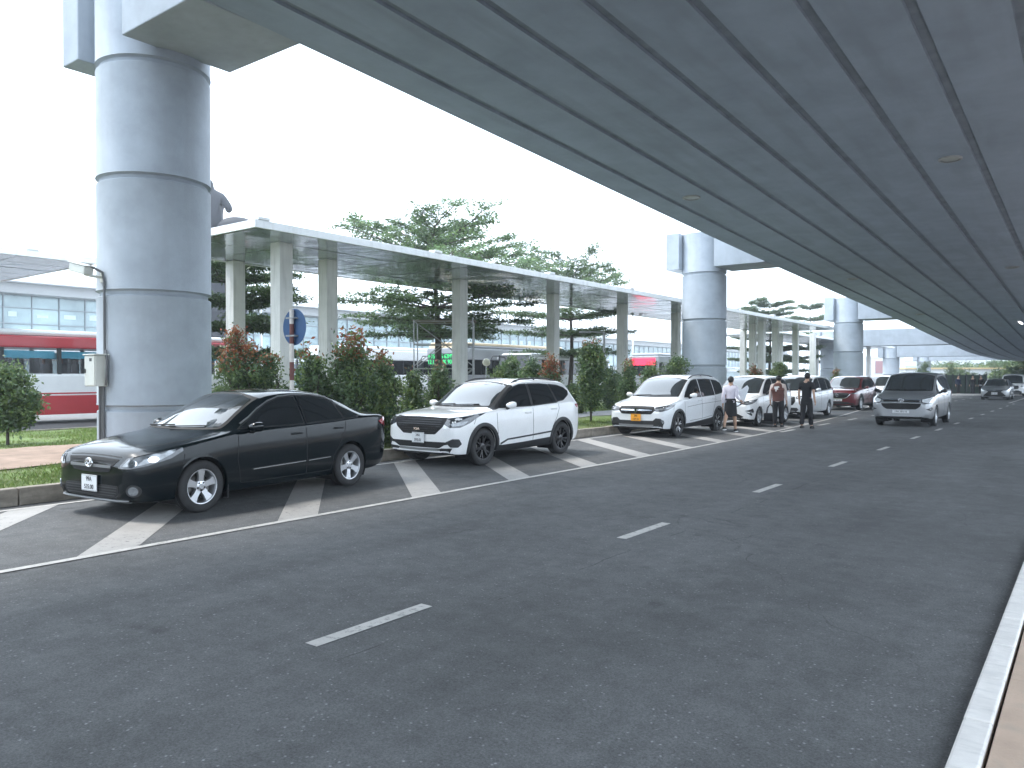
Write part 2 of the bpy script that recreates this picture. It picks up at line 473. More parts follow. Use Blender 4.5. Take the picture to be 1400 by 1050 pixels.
def build_car(S, label, loc, rz=0., group=None, name='parked_car', detail=2):
    root = thing(name, label, 'car', loc, rz, group)
    L, W, H = S['L'], S['W'], S['H']; wr = S['wheel_r']; ra = S.get('arch_r', wr + .045)
    bm = car_surface(S); sk = Skin(bm, S)
    ax = [S['fo'] - L / 2, S['fo'] + S['wb'] - L / 2]
    thr = W * .3
    # wheel arches: drop the skin inside each circle and pull its rim on to the arc
    for a in ax:
        dead = []
        ins = {v for v in bm.verts if abs(v.co.x) > thr and (v.co.y - a) ** 2 + (v.co.z - wr) ** 2 < ra * ra}
        for f in bm.faces:
            if all(v in ins for v in f.verts): dead.append(f)
        bmesh.ops.delete(bm, geom=dead, context='FACES')
        for v in list(bm.verts):
            if v in ins and v.is_valid and v.link_faces:
                d = Vector((v.co.y - a, v.co.z - wr))
                if d.y < 0: v.co.y = a + math.copysign(math.sqrt(max(ra * ra - d.y * d.y, 0)), d.x)
                else:
                    d = d.normalized() * ra if d.length > 1e-5 else Vector((0, ra))
                    v.co.y = a + d.x; v.co.z = wr + d.y
    bd = [e for e in bm.edges if e.is_boundary and e.verts[0].co.z > .1]
    g = bmesh.ops.extrude_edge_only(bm, edges=bd)
    for e in g['geom']:
        if isinstance(e, bmesh.types.BMVert): e.co.x -= math.copysign(.05, e.co.x)
    for v in [v for v in bm.verts if not v.link_faces]: bm.verts.remove(v)
    body = MB()
    bm.verts.index_update(); bm.faces.ensure_lookup_table(); bm.normal_update()
    up, dn, bk = [], [], []
    for f in bm.faces:
        c = f.calc_center_median(); s_ = c.y + L / 2
        q = dn if (f.normal.z < -.75 and c.z < .5) else up
        if S.get('black_pillar') and 1.12 < s_ < 1.9 and abs(abs(c.x) - lerp_curve(S['wr'], s_)) < .075 and abs(c.z - lerp_curve(S['zr'], s_)) < .085 and c.z > lerp_curve(S['zs'], s_) + .02: q = bk
        q.append([v.index for v in f.verts])
    vv = [v.co[:] for v in bm.verts]
    nb = len(body.v); body.v += vv
    for lst, m in ((up, S['paint']), (dn, UNDER), (bk, BLACKP)):
        if not lst: continue
        k = body.mi(m)
        for f in lst: body.f.append(f); body.m.append(k); body.sm.append(True)
    bm.free()
    for th, pts, mir in S.get('seams', []): sk.strip(body, pts, th, GAP, .009 if detail > 1 else .012, .0015, mir)
    body.build('body', None, root, angle=38, fix=False)
    # liners
    for a in ax:
        for sg in (1, -1):
            b = MB(); n = 20; pr = []
            for k in range(n + 1):
                an = R(-30 + 240 * k / n); pr.append((a + (ra + .004) * math.cos(an), wr + (ra + .004) * math.sin(an)))
            x0, x1 = sg * (W / 2 - .05), sg * (W / 2 - .42)
            vs = [(x0, p[0], p[1]) for p in pr] + [(x1, p[0], p[1]) for p in pr]
            b.add(vs, [(k, k + 1, n + 2 + k, n + 1 + k) for k in range(n)] + [list(range(n + 1, 2 * n + 2))])
            b.build('wheel_arch_liner', UNDER, root)
    # glass
    def part(name, fn, m=None):
        b = MB(); fn(b); return b.build(name, m, root, fix=False) if b.v else None
    for nm, th, pts, m, eps, rnd, mir in S['patches']:
        if nm.startswith('windscreen') and S.get('screen'):
            z0, z1, c0, c1 = S['screen']
            pts = screen_outline(S, z0, z1, c0, c1, .028) if nm == 'windscreen_frame' else screen_outline(S, z0 + .018, z1 - .018, c0 + .02, c1 - .018, .062)
            rnd = .02
        if mir == 'pair':
            for sg in (1, -1):
                b = MB(); sk.patch(b, pts, th, m, eps, .014, S.get('step', .05), rnd, False)
                if sg < 0: b.v = [(-v[0], v[1], v[2]) for v in b.v]
                b.build(nm, None, root, fix=True)
        else:
            b = MB(); sk.patch(b, pts, th, m, eps, .014, S.get('step', .05), rnd, mir); b.build(nm, None, root, fix=True)
    for nm, th, pts, m, w, eps, mir in S.get('strips', []):
        b = MB()
        sk.strip(b, pts, th, m, w, eps, mir == True); b.build(nm, None, root, fix=True)
        if mir == 'pair':
            b.v = [(-v[0], v[1], v[2]) for v in b.v]; b.build(nm, None, root, fix=True)
    # handles
    for s_, z in S.get('handles', []):
        h, n = sk.at((W, s_, z), 90)
        for sg in (1, -1):
            b = MB(); b.tube([(sg * (h.x - .005), h.y - .09, z), (sg * (h.x + .026), h.y - .07, z + .003), (sg * (h.x + .03), h.y, z + .005), (sg * (h.x + .026), h.y + .07, z + .003), (sg * (h.x - .005), h.y + .09, z)], .013, 8, S.get('handle_m', S['paint']))
            b.build('door_handle', None, root)
    mirror_parts(root, sk, *S['mirror'], S.get('mirror_m', S['paint']))
    # wheels
    tw = S.get('tyre_w', .205)
    for i, a in enumerate(ax):
        for sg in (1, -1):
            make_wheel(root, sg * (W / 2 - tw / 2 - .012), a, wr, S['rim_r'], tw, S['rim'], .3 + i * .5)
    # arch cladding
    if S.get('clad'):
        for a in ax:
            for sg in (1, -1):
                b = MB(); n = 28; A = []; rows_ = []
                for k in range(n + 1):
                    an = R(-14 + 208 * k / n); row = []
                    for rad, out in ((ra - .006, -.03), (ra - .008, .012), (ra + .02, .018), (ra + .062, .012), (ra + .07, -.03)):
                        y_ = a + rad * math.cos(an); z_ = wr + rad * math.sin(an)
                        h, nn = sk.cast(y_, max(z_, .22), 90)
                        row.append((sg * (h.x + out), y_, z_))
                    rows_.append(row)
                vs = [p for r_ in rows_ for p in r_]
                fs = [(k * 5 + j, k * 5 + j + 1, k * 5 + j + 6, k * 5 + j + 5) for k in range(n) for j in range(4)]
                b.add(vs, fs, BLACKP, True); b.build('wheel_arch_trim', None, root, angle=40)
    if S.get('rails'):
        s0, s1, xr, zr0, zr1, zr2, mm = S['rails']
        for sg in (1, -1):
            b = MB(); pts = []
            for k in range(11):
                t = k / 10; s_ = s0 + (s1 - s0) * t
                h, n = sk.at((xr, s_, 3), 'top')
                lift = .032 * min(1, 6 * t, 6 * (1 - t))
                pts.append((sg * (xr), s_ - L / 2, h.z + lift))
            b.tube(pts, .017, 8, mm)
            for k in (1, 5, 9): b.tube([pts[k], (pts[k][0], pts[k][1], pts[k][2] - .07)], .016, 6, mm)
            b.build('roof_rail', None, root)
    if S.get('plate'):
        lines, s_, z, size, yel = S['plate']
        h, n = sk.at((0, 0, z), 0)
        plate(root, lines, Vector((0, h.y - .02, z)), n, size, yel)
        h, n = sk.at((0, 0, z + .25), 'back')
        b = MB(); b.box(-.22, .22, h.y - .01, h.y + .014, z + .2, z + .3, PLATEY if yel else PLATEW); b.build('number_plate', None, root)
    if S.get('wipers'):
        for x0, x1, zz in S['wipers']:
            pts = []
            for t in (0, .3, .7, 1):
                x = x0 + (x1 - x0) * t
                h, n = sk.at((x, 0, zz + .02 * t), 0)
                pts.append(h + n * .02)
            b = MB(); b.tube(pts, .009, 6, GAP); b.build('wiper', None, root)
    if S.get('extra'): S['extra'](root, sk, S)
    return root

# ---- body families -------------------------------------------------
def sedan(**k):
    S = dict(L=4.54, W=1.76, H=1.475, wb=2.6, fo=.93, wheel_r=.318, rim_r=.212, levels=3,
        stations=[0, .03, .09, .2, .36, .6, .9, 1.08, 1.2, 1.34, 1.55, 1.8, 2.0, 2.3, 2.7, 3.1, 3.4, 3.65, 3.9, 4.08, 4.25, 4.4, 4.49, 4.54],
        wid=[(0, .60), (.04, .73), (.1, .78), (.25, .835), (.5, .868), (.9, .878), (2.5, .885), (3.6, .875), (4.1, .845), (4.35, .79), (4.48, .71), (4.54, .6)],
        zb=[(0, .25), (.1, .2), (.5, .18), (4, .2), (4.4, .26), (4.54, .36)],
        zs=[(0, .60), (.05, .68), (.15, .73), (.35, .775), (.7, .83), (1.1, .895), (1.4, .935), (2.2, .965), (3.2, 1.0), (3.8, 1.035), (4.3, 1.04), (4.48, .98), (4.54, .84)],
        zt=[(0, .65), (.05, .745), (.11, .80), (.3, .85), (.6, .90), (.95, .94), (1.08, .968), (1.2, 1.03), (1.6, 1.265), (1.95, 1.425), (2.15, 1.462), (2.5, 1.478), (2.9, 1.468), (3.25, 1.42), (3.55, 1.325), (3.9, 1.18), (4.05, 1.125), (4.2, 1.11), (4.4, 1.10), (4.48, 1.06), (4.54, .9)],
        wr=[(0, .42), (.1, .60), (.3, .68), (.8, .74), (1.15, .745), (1.35, .73), (1.7, .66), (2.0, .62), (2.5, .61), (3.0, .605), (3.5, .615), (4.0, .665), (4.3, .66), (4.54, .5)],
        zr=[(0, .63), (.05, .72), (.12, .775), (.35, .82), (.7, .875), (1.1, .925), (1.28, .968), (1.4, 1.02), (1.7, 1.20), (1.95, 1.345), (2.2, 1.40), (2.6, 1.42), (3.0, 1.40), (3.3, 1.325), (3.6, 1.225), (3.95, 1.085), (4.2, 1.07), (4.45, 1.04), (4.54, .87)])
    S.update(k); return S
def suv(**k):
    S = dict(L=4.315, W=1.80, H=1.61, wb=2.61, fo=.85, wheel_r=.345, rim_r=.235, levels=3,
        stations=[0, .03, .08, .17, .32, .55, .85, 1.02, 1.14, 1.28, 1.48, 1.7, 1.9, 2.2, 2.6, 3.0, 3.35, 3.6, 3.78, 3.92, 4.05, 4.18, 4.27, 4.315],
        wid=[(0, .69), (.04, .80), (.1, .835), (.25, .87), (.5, .888), (.9, .895), (2.5, .9), (3.5, .9), (3.9, .885), (4.1, .855), (4.25, .80), (4.315, .70)],
        zb=[(0, .28), (.1, .23), (.5, .21), (3.8, .22), (4.2, .3), (4.315, .42)],
        zs=[(0, .70), (.04, .81), (.12, .875), (.3, .92), (.7, .96), (1.1, .995), (1.5, 1.02), (2.4, 1.05), (3.2, 1.09), (3.8, 1.12), (4.1, 1.10), (4.25, 1.0), (4.315, .84)],
        zt=[(0, .76), (.03, .88), (.09, .945), (.25, .985), (.6, 1.02), (.9, 1.04), (1.04, 1.065), (1.15, 1.12), (1.5, 1.34), (1.8, 1.50), (2.0, 1.565), (2.4, 1.605), (2.9, 1.612), (3.4, 1.602), (3.8, 1.572), (3.93, 1.515), (4.06, 1.33), (4.18, 1.13), (4.28, .98), (4.315, .86)],
        wr=[(0, .50), (.1, .68), (.3, .74), (.8, .78), (1.1, .78), (1.3, .765), (1.6, .725), (1.9, .70), (2.5, .69), (3.2, .68), (3.7, .665), (4.0, .68), (4.2, .72), (4.315, .6)],
        zr=[(0, .73), (.03, .85), (.1, .915), (.3, .955), (.7, 1.0), (1.1, 1.03), (1.25, 1.075), (1.5, 1.23), (1.8, 1.435), (2.0, 1.51), (2.4, 1.55), (2.9, 1.555), (3.4, 1.545), (3.8, 1.51), (3.96, 1.40), (4.1, 1.22), (4.22, 1.05), (4.315, .85)])
    S.update(k); return S
def mpv(**k):
    S = dict(L=4.45, W=1.775, H=1.69, wb=2.74, fo=.82, wheel_r=.322, rim_r=.215, levels=2,
        stations=[0, .03, .08, .17, .32, .55, .8, .95, 1.08, 1.22, 1.45, 1.7, 1.95, 2.3, 2.7, 3.1, 3.5, 3.8, 4.0, 4.15, 4.28, 4.38, 4.42, 4.45],
        wid=[(0, .68), (.04, .785), (.1, .82), (.25, .852), (.5, .873), (.9, .882), (2.5, .888), (3.7, .885), (4.1, .87), (4.3, .84), (4.4, .79), (4.45, .72)],
        zb=[(0, .28), (.1, .22), (.5, .2), (3.9, .21), (4.3, .28), (4.45, .38)],
        zs=[(0, .64), (.04, .73), (.12, .80), (.3, .87), (.7, .94), (1.1, .99), (1.5, 1.01), (2.4, 1.04), (3.4, 1.08), (4.0, 1.11), (4.3, 1.08), (4.42, .98), (4.45, .84)],
        zt=[(0, .68), (.03, .79), (.09, .86), (.25, .925), (.6, .99), (.85, 1.035), (.98, 1.07), (1.1, 1.14), (1.5, 1.40), (1.8, 1.56), (2.05, 1.635), (2.5, 1.675), (3.0, 1.68), (3.6, 1.655), (4.0, 1.615), (4.15, 1.55), (4.28, 1.33), (4.37, 1.12), (4.43, .98), (4.45, .86)],
        wr=[(0, .48), (.1, .66), (.3, .72), (.8, .765), (1.05, .765), (1.25, .745), (1.6, .71), (1.9, .69), (2.5, .68), (3.4, .675), (4.0, .665), (4.2, .69), (4.35, .70), (4.45, .58)],
        zr=[(0, .66), (.03, .76), (.1, .83), (.3, .90), (.7, .97), (1.05, 1.03), (1.2, 1.09), (1.5, 1.29), (1.8, 1.495), (2.05, 1.575), (2.5, 1.615), (3.0, 1.615), (3.6, 1.59), (4.0, 1.54), (4.18, 1.42), (4.3, 1.2), (4.39, 1.03), (4.45, .85)])
    S.update(k); return S
# ---- the cars of the photograph --------------------------------------
BLACKCAR = paint('black_car_paint', (.003, .006, .008), rough=.13, coat=.2, spec=.3)
WHITECAR = paint('white_car_paint', (.84, .84, .84), rough=.35)
PEARL = paint('pearl_white_car_paint', (.72, .74, .76), rough=.35)
REDCAR = paint('dark_red_car_paint', (.12, .008, .014), .35, .3)
SILVER = paint('silver_car_paint', (.36, .37, .385), .65, .34)

def sym(*h):
    """mirror a half outline (lat, z) to a closed front outline; the ends on the centre line get a crown"""
    h = list(h)
    for end in (0, -1):
        a, b = (h[0], h[1]) if end == 0 else (h[-1], h[-2])
        if a[0] < 1e-6 and abs(a[1] - b[1]) > .004:
            mid = [(b[0] * t, a[1] + (b[1] - a[1]) * t * t) for t in (.25, .5, .75)]
            h = [h[0]] + mid + h[1:] if end == 0 else h[:-1] + mid[::-1] + [h[-1]]
    return [(x, 0, z) for x, z in h] + [(-x, 0, z) for x, z in reversed(h) if x > 1e-6]
def side(*p): return [(0, s, z) for s, z in p]
def grow(pts, d, th=90):
    """outline pushed outwards by d in the side view"""
    c = [(p[1], p[2]) for p in pts]; n = len(c); out = []
    ar = sum(c[i][0] * c[(i + 1) % n][1] - c[(i + 1) % n][0] * c[i][1] for i in range(n)); sg = 1 if ar > 0 else -1
    for i in range(n):
        a, b, e = Vector(c[i - 1]), Vector(c[i]), Vector(c[(i + 1) % n])
        t1 = (b - a).normalized(); t2 = (e - b).normalized()
        n1 = Vector((t1.y, -t1.x)) * sg; n2 = Vector((t2.y, -t2.x)) * sg
        m = (n1 + n2); m = m.normalized() * min(d / max(.4, m.normalized().dot(n1)), d * 2) if m.length > 1e-6 else n1 * d
        out.append((0, b.x + m.x, b.y + m.y))
    return out
def ell(x, s, z, rx, rz, th, n=20):
    a = R(th); return [(x + math.cos(a) * rx * math.cos(2 * PI * k / n), s + math.sin(a) * rx * math.cos(2 * PI * k / n), z + rz * math.sin(2 * PI * k / n)) for k in range(n)]

def glass_set(ws, fd, rd, qd, rear, frame=BLACKP, chrome=None):
    out = [('windscreen_frame', 0, ws[0], GAP, .003, .03, False), ('windscreen', 0, ws[1], GLASSL, .006, .03, False)]
    out += [('window_frame', 90, f, frame, .003, .015, 'pair') for f in ([grow(fd, .022), grow(rd, .022)] + ([grow(qd, .018)] if qd else []))]
    out += [('side_window', 90, f, GLASS, .006, .015, 'pair') for f in ([fd, rd] + ([qd] if qd else []))]
    out += [('rear_window', 'back', rear, GLASS, .005, .04, False)]
    return out

def bars(root, name, sk, zs, xs, m, w=.014, eps=.012, th=0):
    b = MB()
    for z, x in zip(zs, xs): sk.strip(b, [(-x, 0, z), (0, 0, z), (x, 0, z)], th, m, w, eps, False)
    b.build(name, None, root)

# 1 black saloon
C_FD = side((1.46, .985), (1.62, 1.065), (1.80, 1.175), (2.0, 1.275), (2.2, 1.335), (2.42, 1.362), (2.52, 1.366), (2.53, 1.0))
C_RD = side((2.60, 1.003), (2.60, 1.366), (2.85, 1.358), (3.1, 1.322), (3.27, 1.26), (3.32, 1.03))
C_QD = side((3.365, 1.035), (3.325, 1.235), (3.5, 1.16), (3.68, 1.068), (3.62, 1.045))
def saloon_extra(root, sk, S):
    oval_badge(root, sk, 0, .65, .14)
    bars(root, 'grille_bar', sk, (.615,), (.40,), S.get('bar_m', GREYP), .03, .016)
    bars(root, 'grille_slat', sk, (.68, .58, .56), (.45, .37, .34), GAP, .008, .010)
    bars(root, 'lower_grille_slat', sk, (.375, .345, .315, .285), (.5, .5, .49, .47), BLACKP, .008, .012)
    for sg in (1, -1):    # mud flaps
        b = MB(); b.box(sg * (S['W'] / 2 - .20), sg * (S['W'] / 2 - .03), S['fo'] + .375 - S['L'] / 2, S['fo'] + .388 - S['L'] / 2, .13, .36, BLACKP, .005); b.build('mud_flap', None, root)
S_COROLLA = sedan(L=4.49, fo=.87, screen=(.985, 1.36, .975, 1.43), paint=BLACKCAR, rim='five', tyre_w=.205,
    plate=(['99A', '535.00'], 0, .41, (.30, .19), False), mirror=(1.60, 1.005, .975), handles=[(2.38, .865), (3.20, .895)],
    wipers=[(-.10, .50, .99), (-.62, -.05, .99)], extra=saloon_extra,
    patches=glass_set((sym((0, .972), (.70, .978), (.625, 1.19), (.565, 1.345), (0, 1.425)), sym((0, .992), (.67, 1.0), (.60, 1.19), (.54, 1.33), (0, 1.408))), C_FD, C_RD, C_QD, sym((0, 1.13), (.60, 1.12), (.52, 1.34), (0, 1.40))) + [
        ('grille', 0, sym((0, .54), (.22, .545), (.36, .56), (.50, .70), (.2, .712), (0, .715)), GAP, .004, .02, False),
        ('lower_grille', 0, sym((0, .26), (.46, .262), (.54, .32), (.52, .40), (0, .405)), GAP, .004, .03, False),
        ('headlight', 38, [(.47, .07, .605), (.57, .12, .715), (.70, .32, .765), (.80, .66, .815), (.845, .62, .775), (.845, .46, .70), (.76, .24, .635), (.62, .11, .60)], LAMPD, .006, .015, 'pair'), ('headlight_reflector', 38, [(.53, .09, .625), (.60, .13, .705), (.70, .31, .75), (.79, .58, .80), (.825, .52, .765), (.80, .36, .69), (.70, .2, .64)], LAMPG, .010, .015, 'pair'),
        ('headlight_bulb', 38, ell(.63, .17, .662, .044, .036, 38), CHROME, .011, 0, 'pair'), ('headlight_bulb', 38, ell(.745, .33, .70, .05, .036, 38), CHROME, .011, 0, 'pair'),
        ('tail_light', 135, [(.84, 4.18, .955), (.78, 4.40, 1.01), (.62, 4.50, 1.0), (.62, 4.52, .86), (.78, 4.44, .85), (.84, 4.28, .90)], LAMPR, .012, .03, 'pair'),
        ('fog_lamp_bezel', 30, ell(.66, .16, .352, .085, .072, 30), BLACKP, .003, 0, 'pair'),
        ('fog_lamp', 30, ell(.66, .16, .352, .052, .05, 30), LAMPG, .014, 0, 'pair')],
    strips=[('front_lip', 0, [(-.66, 0, .232), (0, 0, .222), (.66, 0, .232)], GREYP, .022, .02, False),
        ('side_moulding', 90, side((1.62, .455), (2.53, .475)), CHROME, .010, .014, 'pair'), ('side_moulding', 90, side((2.59, .476), (3.02, .488)), CHROME, .010, .014, 'pair'),
        ('window_trim', 90, side((1.50, 1.035), (1.66, 1.115), (1.84, 1.225), (2.04, 1.317), (2.24, 1.372), (2.52, 1.392), (2.88, 1.384), (3.14, 1.345), (3.30, 1.28)), GREYP, .012, .02, 'pair')],
    seams=[(90, side((1.40, .945), (1.38, .60), (1.44, .30)), True), (90, side((2.565, .98), (2.57, .30)), True), (90, side((3.36, 1.02), (3.36, .90), (3.24, .68), (3.10, .50), (3.06, .30)), True), (90, side((1.44, .295), (2.3, .29), (3.06, .295)), True),
        ('top', [(-.50, .22, 0), (-.66, .45, 0), (-.725, .8, 0), (-.755, 1.14, 0)], True), (0, [(-.5, 0, .725), (-.25, 0, .737), (0, 0, .74), (.25, 0, .737), (.5, 0, .725)], False), (65, [(.86, .62, .735), (.87, .60, .62)], True)])

# 2 white compact crossover
K_FD = side((1.33, 1.06), (1.50, 1.19), (1.72, 1.34), (1.92, 1.435), (2.10, 1.475), (2.31, 1.485), (2.32, 1.075))
K_RD = side((2.40, 1.078), (2.40, 1.487), (2.8, 1.487), (3.08, 1.468), (3.22, 1.12))
K_QD = side((3.28, 1.135), (3.15, 1.475), (3.45, 1.455), (3.68, 1.40), (3.80, 1.33), (3.76, 1.27), (3.50, 1.16))
def kia_extra(root, sk, S):
    bars(root, 'grille_slat', sk, (.865, .825, .785, .745, .70, .66, .625), (.54, .55, .55, .52, .46, .42, .38), ALLOYB, .008, .012)
    b = MB()
    h, n = sk.at((0, 0, .70), 0); M = Matrix.Translation((-.03, h.y - .03, .695)) @ Matrix.Rotation(R(90), 4, 'X')
    v, f = text_mesh('KIA', .055, M, .004, bold=.002, sx=1.7); b.add(v, f, CHROME); b.build('emblem', None, root, fix=False)
def adds(*a): return list(a)
S_KIA = suv(L=4.27, fo=.81, screen=(1.07, 1.475, 1.06, 1.545), black_pillar=True, paint=WHITECAR, rim='dark', clad=True, tyre_w=.215, mirror=(1.50, 1.105, 1.0), handles=[(2.18, .93), (3.10, .975)], rails=(2.0, 3.55, .60, 0, 0, 0, BLACKP),
    plate=(['34A', '393.01'], 0, .535, (.30, .19), False), wipers=[(-.1, .5, 1.085), (-.6, -.08, 1.085)], extra=kia_extra,
    patches=glass_set((sym((0, 1.058), (.735, 1.065), (.66, 1.27), (.605, 1.46), (0, 1.535)), sym((0, 1.078), (.69, 1.085), (.625, 1.27), (.57, 1.44), (0, 1.515))), K_FD, K_RD, K_QD, sym((0, 1.12), (.62, 1.12), (.55, 1.40), (0, 1.45))) + [
        ('pillar_cover', 90, side((2.30, 1.06), (2.42, 1.06), (2.42, 1.50), (2.30, 1.50)), BLACKP, .002, .01, 'pair'),
        ('pillar_cover', 90, side((3.19, 1.10), (3.31, 1.12), (3.18, 1.478), (3.06, 1.484)), BLACKP, .002, .01, 'pair'),
        ('grille', 0, sym((0, .60), (.40, .605), (.58, .74), (.66, .90), (0, .915)), GAP, .004, .03, False),
        ('headlight', 38, [(.56, .08, .785), (.62, .1, .895), (.84, .45, .935), (.885, .85, .975), (.875, .66, .91), (.86, .42, .80), (.80, .24, .735), (.66, .12, .732)], LAMPD, .006, .012, 'pair'),
        ('headlight_reflector', 38, [(.66, .12, .80), (.80, .26, .835), (.85, .40, .84), (.82, .3, .775), (.70, .15, .755)], LAMPG, .012, .01, 'pair'),
        ('bumper_grille', 0, sym((0, .36), (.50, .36), (.62, .42), (.74, .44), (.76, .475), (0, .468)), GAP, .004, .01, False),
        ('fog_lamp_bezel', 32, [(.62, .06, .475), (.72, .14, .535), (.80, .22, .53), (.825, .26, .44), (.79, .2, .38), (.70, .1, .385)], BLACKP, .008, .015, 'pair'),
        ('bumper_lower', 0, sym((0, .25), (.70, .25), (.78, .37), (.55, .36), (.50, .345), (0, .345)), BLACKP, .006, .01, False),
        ('sill_cladding', 90, side((1.22, .23), (1.20, .36), (1.38, .345), (2.0, .36), (2.95, .40), (3.05, .42), (3.06, .25), (2.2, .23)), BLACKP, .006, .01, 'pair'),
        ('tail_light', 120, [(.87, 3.95, 1.05), (.84, 4.12, 1.06), (.70, 4.24, 1.04), (.70, 4.27, .95), (.84, 4.18, .95), (.875, 4.05, .98)], LAMPR, .008, .02, 'pair')],
    strips=[('skid_plate', 0, [(-.48, 0, .335), (0, 0, .325), (.48, 0, .335)], GREYP, .04, .016, False), ('side_moulding', 90, side((1.30, .37), (1.52, .445), (2.2, .475), (3.0, .515)), BLACKP, .03, .012, 'pair'),
        ('bonnet_trim', 0, [(-.60, 0, .912), (0, 0, .924), (.60, 0, .912)], CHROME, .012, .008, False)],
    seams=[(90, side((1.20, 1.0), (1.20, .72), (1.24, .38)), True), (90, side((2.36, 1.06), (2.36, .30)), True), (90, side((3.28, 1.11), (3.30, .98), (3.2, .80), (3.06, .62), (3.0, .42)), True), ('top', [(-.64, .2, 0), (-.75, .5, 0), (-.785, 1.0, 0)], True), (60, [(.88, .60, .9), (.89, .52, .78)], True)])

# 3, 4 the two white people carriers of one family, one with cladding, one without
M_FD = side((1.30, 1.075), (1.50, 1.225), (1.74, 1.405), (1.92, 1.50), (2.12, 1.54), (2.30, 1.55), (2.31, 1.075))
M_RD = side((2.39, 1.078), (2.39, 1.552), (2.9, 1.555), (3.28, 1.545), (3.30, 1.11))
M_QD = side((3.38, 1.115), (3.36, 1.543), (3.75, 1.51), (4.02, 1.44), (4.05, 1.32), (3.98, 1.165))
MPV_GLASS = glass_set((sym((0, 1.068), (.735, 1.075), (.655, 1.33), (.60, 1.525), (0, 1.615)), sym((0, 1.09), (.70, 1.098), (.625, 1.33), (.565, 1.505), (0, 1.59))), M_FD, M_RD, M_QD, sym((0, 1.14), (.62, 1.14), (.54, 1.45), (0, 1.51)))
MPV_SEAMS = [(90, side((1.20, 1.0), (1.19, .72), (1.23, .34)), True), (90, side((2.35, 1.06), (2.35, .28)), True), (90, side((3.34, 1.10), (3.36, .95), (3.22, .75), (3.12, .55), (3.08, .32)), True), ('top', [(-.60, .2, 0), (-.72, .5, 0), (-.765, .95, 0)], True), (60, [(.86, .55, .86), (.87, .50, .74)], True), (90, side((1.35, .80), (2.3, .86), (3.2, .89), (4.0, .92)), True)]
MPV_TAIL = ('tail_light', 120, [(.86, 4.12, 1.18), (.80, 4.28, 1.2), (.72, 4.34, 1.15), (.74, 4.38, .92), (.84, 4.27, .9), (.875, 4.17, 1.0)], LAMPR, .008, .02, 'pair')
def xl_extra(root, sk, S):
    bars(root, 'grille_bar', sk, (.735,), (.46,), CHROME, .03, .014)
    bars(root, 'grille_slat', sk, (.80, .77, .70, .67, .64), (.48, .48, .46, .44, .42), ALLOYB, .008, .010)
    h, n = sk.at((0, 0, .735), 0)
    b = MB(); M = Matrix.Translation((0, h.y - .035, .735)) @ Matrix.Rotation(R(90), 4, 'X')
    for sg in (1, -1):
        Q = M @ Matrix.Rotation(0 if sg > 0 else PI, 4, 'Z')
        b.prism([(-.055, .01), (0, .075), (.055, .028), (.03, .008), (0, .035), (-.012, .026), (.055, -.012), (.04, -.026), (-.035, .0)], 0, .012, CHROME, Q)
    b.build('emblem', None, root)
S_XL = mpv(screen=(1.08, 1.54, 1.07, 1.62), L=4.45, W=1.78, H=1.70, levels=3, paint=PEARL, rim='two', clad=True, wheel_r=.33, rim_r=.215, mirror=(1.50, 1.12, .995), mirror_m=WHITECAR, handles=[(2.16, .955), (3.16, .985)], rails=(1.95, 3.75, .615, 0, 0, 0, BLACKP),
    plate=(['29E', '137.33'], 0, .535, (.30, .19), True), wipers=[(-.1, .5, 1.10), (-.6, -.08, 1.10)], extra=xl_extra, seams=MPV_SEAMS,
    patches=MPV_GLASS + [MPV_TAIL,
        ('grille', 0, sym((0, .625), (.44, .63), (.55, .735), (.50, .835), (0, .845)), GAP, .004, .03, False),
        ('headlight', 36, [(.52, .05, .72), (.54, .06, .815), (.76, .3, .865), (.865, .62, .90), (.86, .5, .82), (.80, .25, .745), (.66, .1, .70)], LAMPD, .006, .012, 'pair'),
        ('headlight_reflector', 36, [(.58, .07, .77), (.76, .28, .82), (.83, .42, .835), (.80, .3, .775), (.66, .11, .735)], LAMPG, .012, .01, 'pair'),
        ('bumper_lower', 0, sym((0, .24), (.74, .25), (.80, .42), (.72, .52), (.58, .53), (.50, .46), (0, .455)), BLACKP, .006, .01, False),
        ('fog_lamp', 32, ell(.70, .13, .45, .04, .035, 32), LAMPG, .014, 0, 'pair'),
        ('sill_cladding', 90, side((1.20, .24), (1.18, .34), (1.8, .36), (2.4, .40), (3.0, .44), (3.12, .46), (3.12, .24)), BLACKP, .006, .01, 'pair')],
    strips=[('skid_plate', 0, [(-.52, 0, .325), (0, 0, .315), (.52, 0, .325)], GREYP, .06, .016, False), ('side_moulding', 90, side((1.5, .41), (2.4, .445), (3.05, .50)), GREYP, .012, .012, 'pair')])
def ertiga_extra(root, sk, S):
    bars(root, 'grille_bar', sk, (.79, .755, .72, .685), (.50, .50, .47, .44), CHROME, .012, .012)
    oval = MB(); h, n = sk.at((0, 0, .74), 0); ring_mesh(oval, Matrix.Translation((0, h.y - .03, .74)) @ Matrix.Rotation(R(90), 4, 'X'), .05, .045, .01, CHROME, 12); oval.build('emblem', None, root)
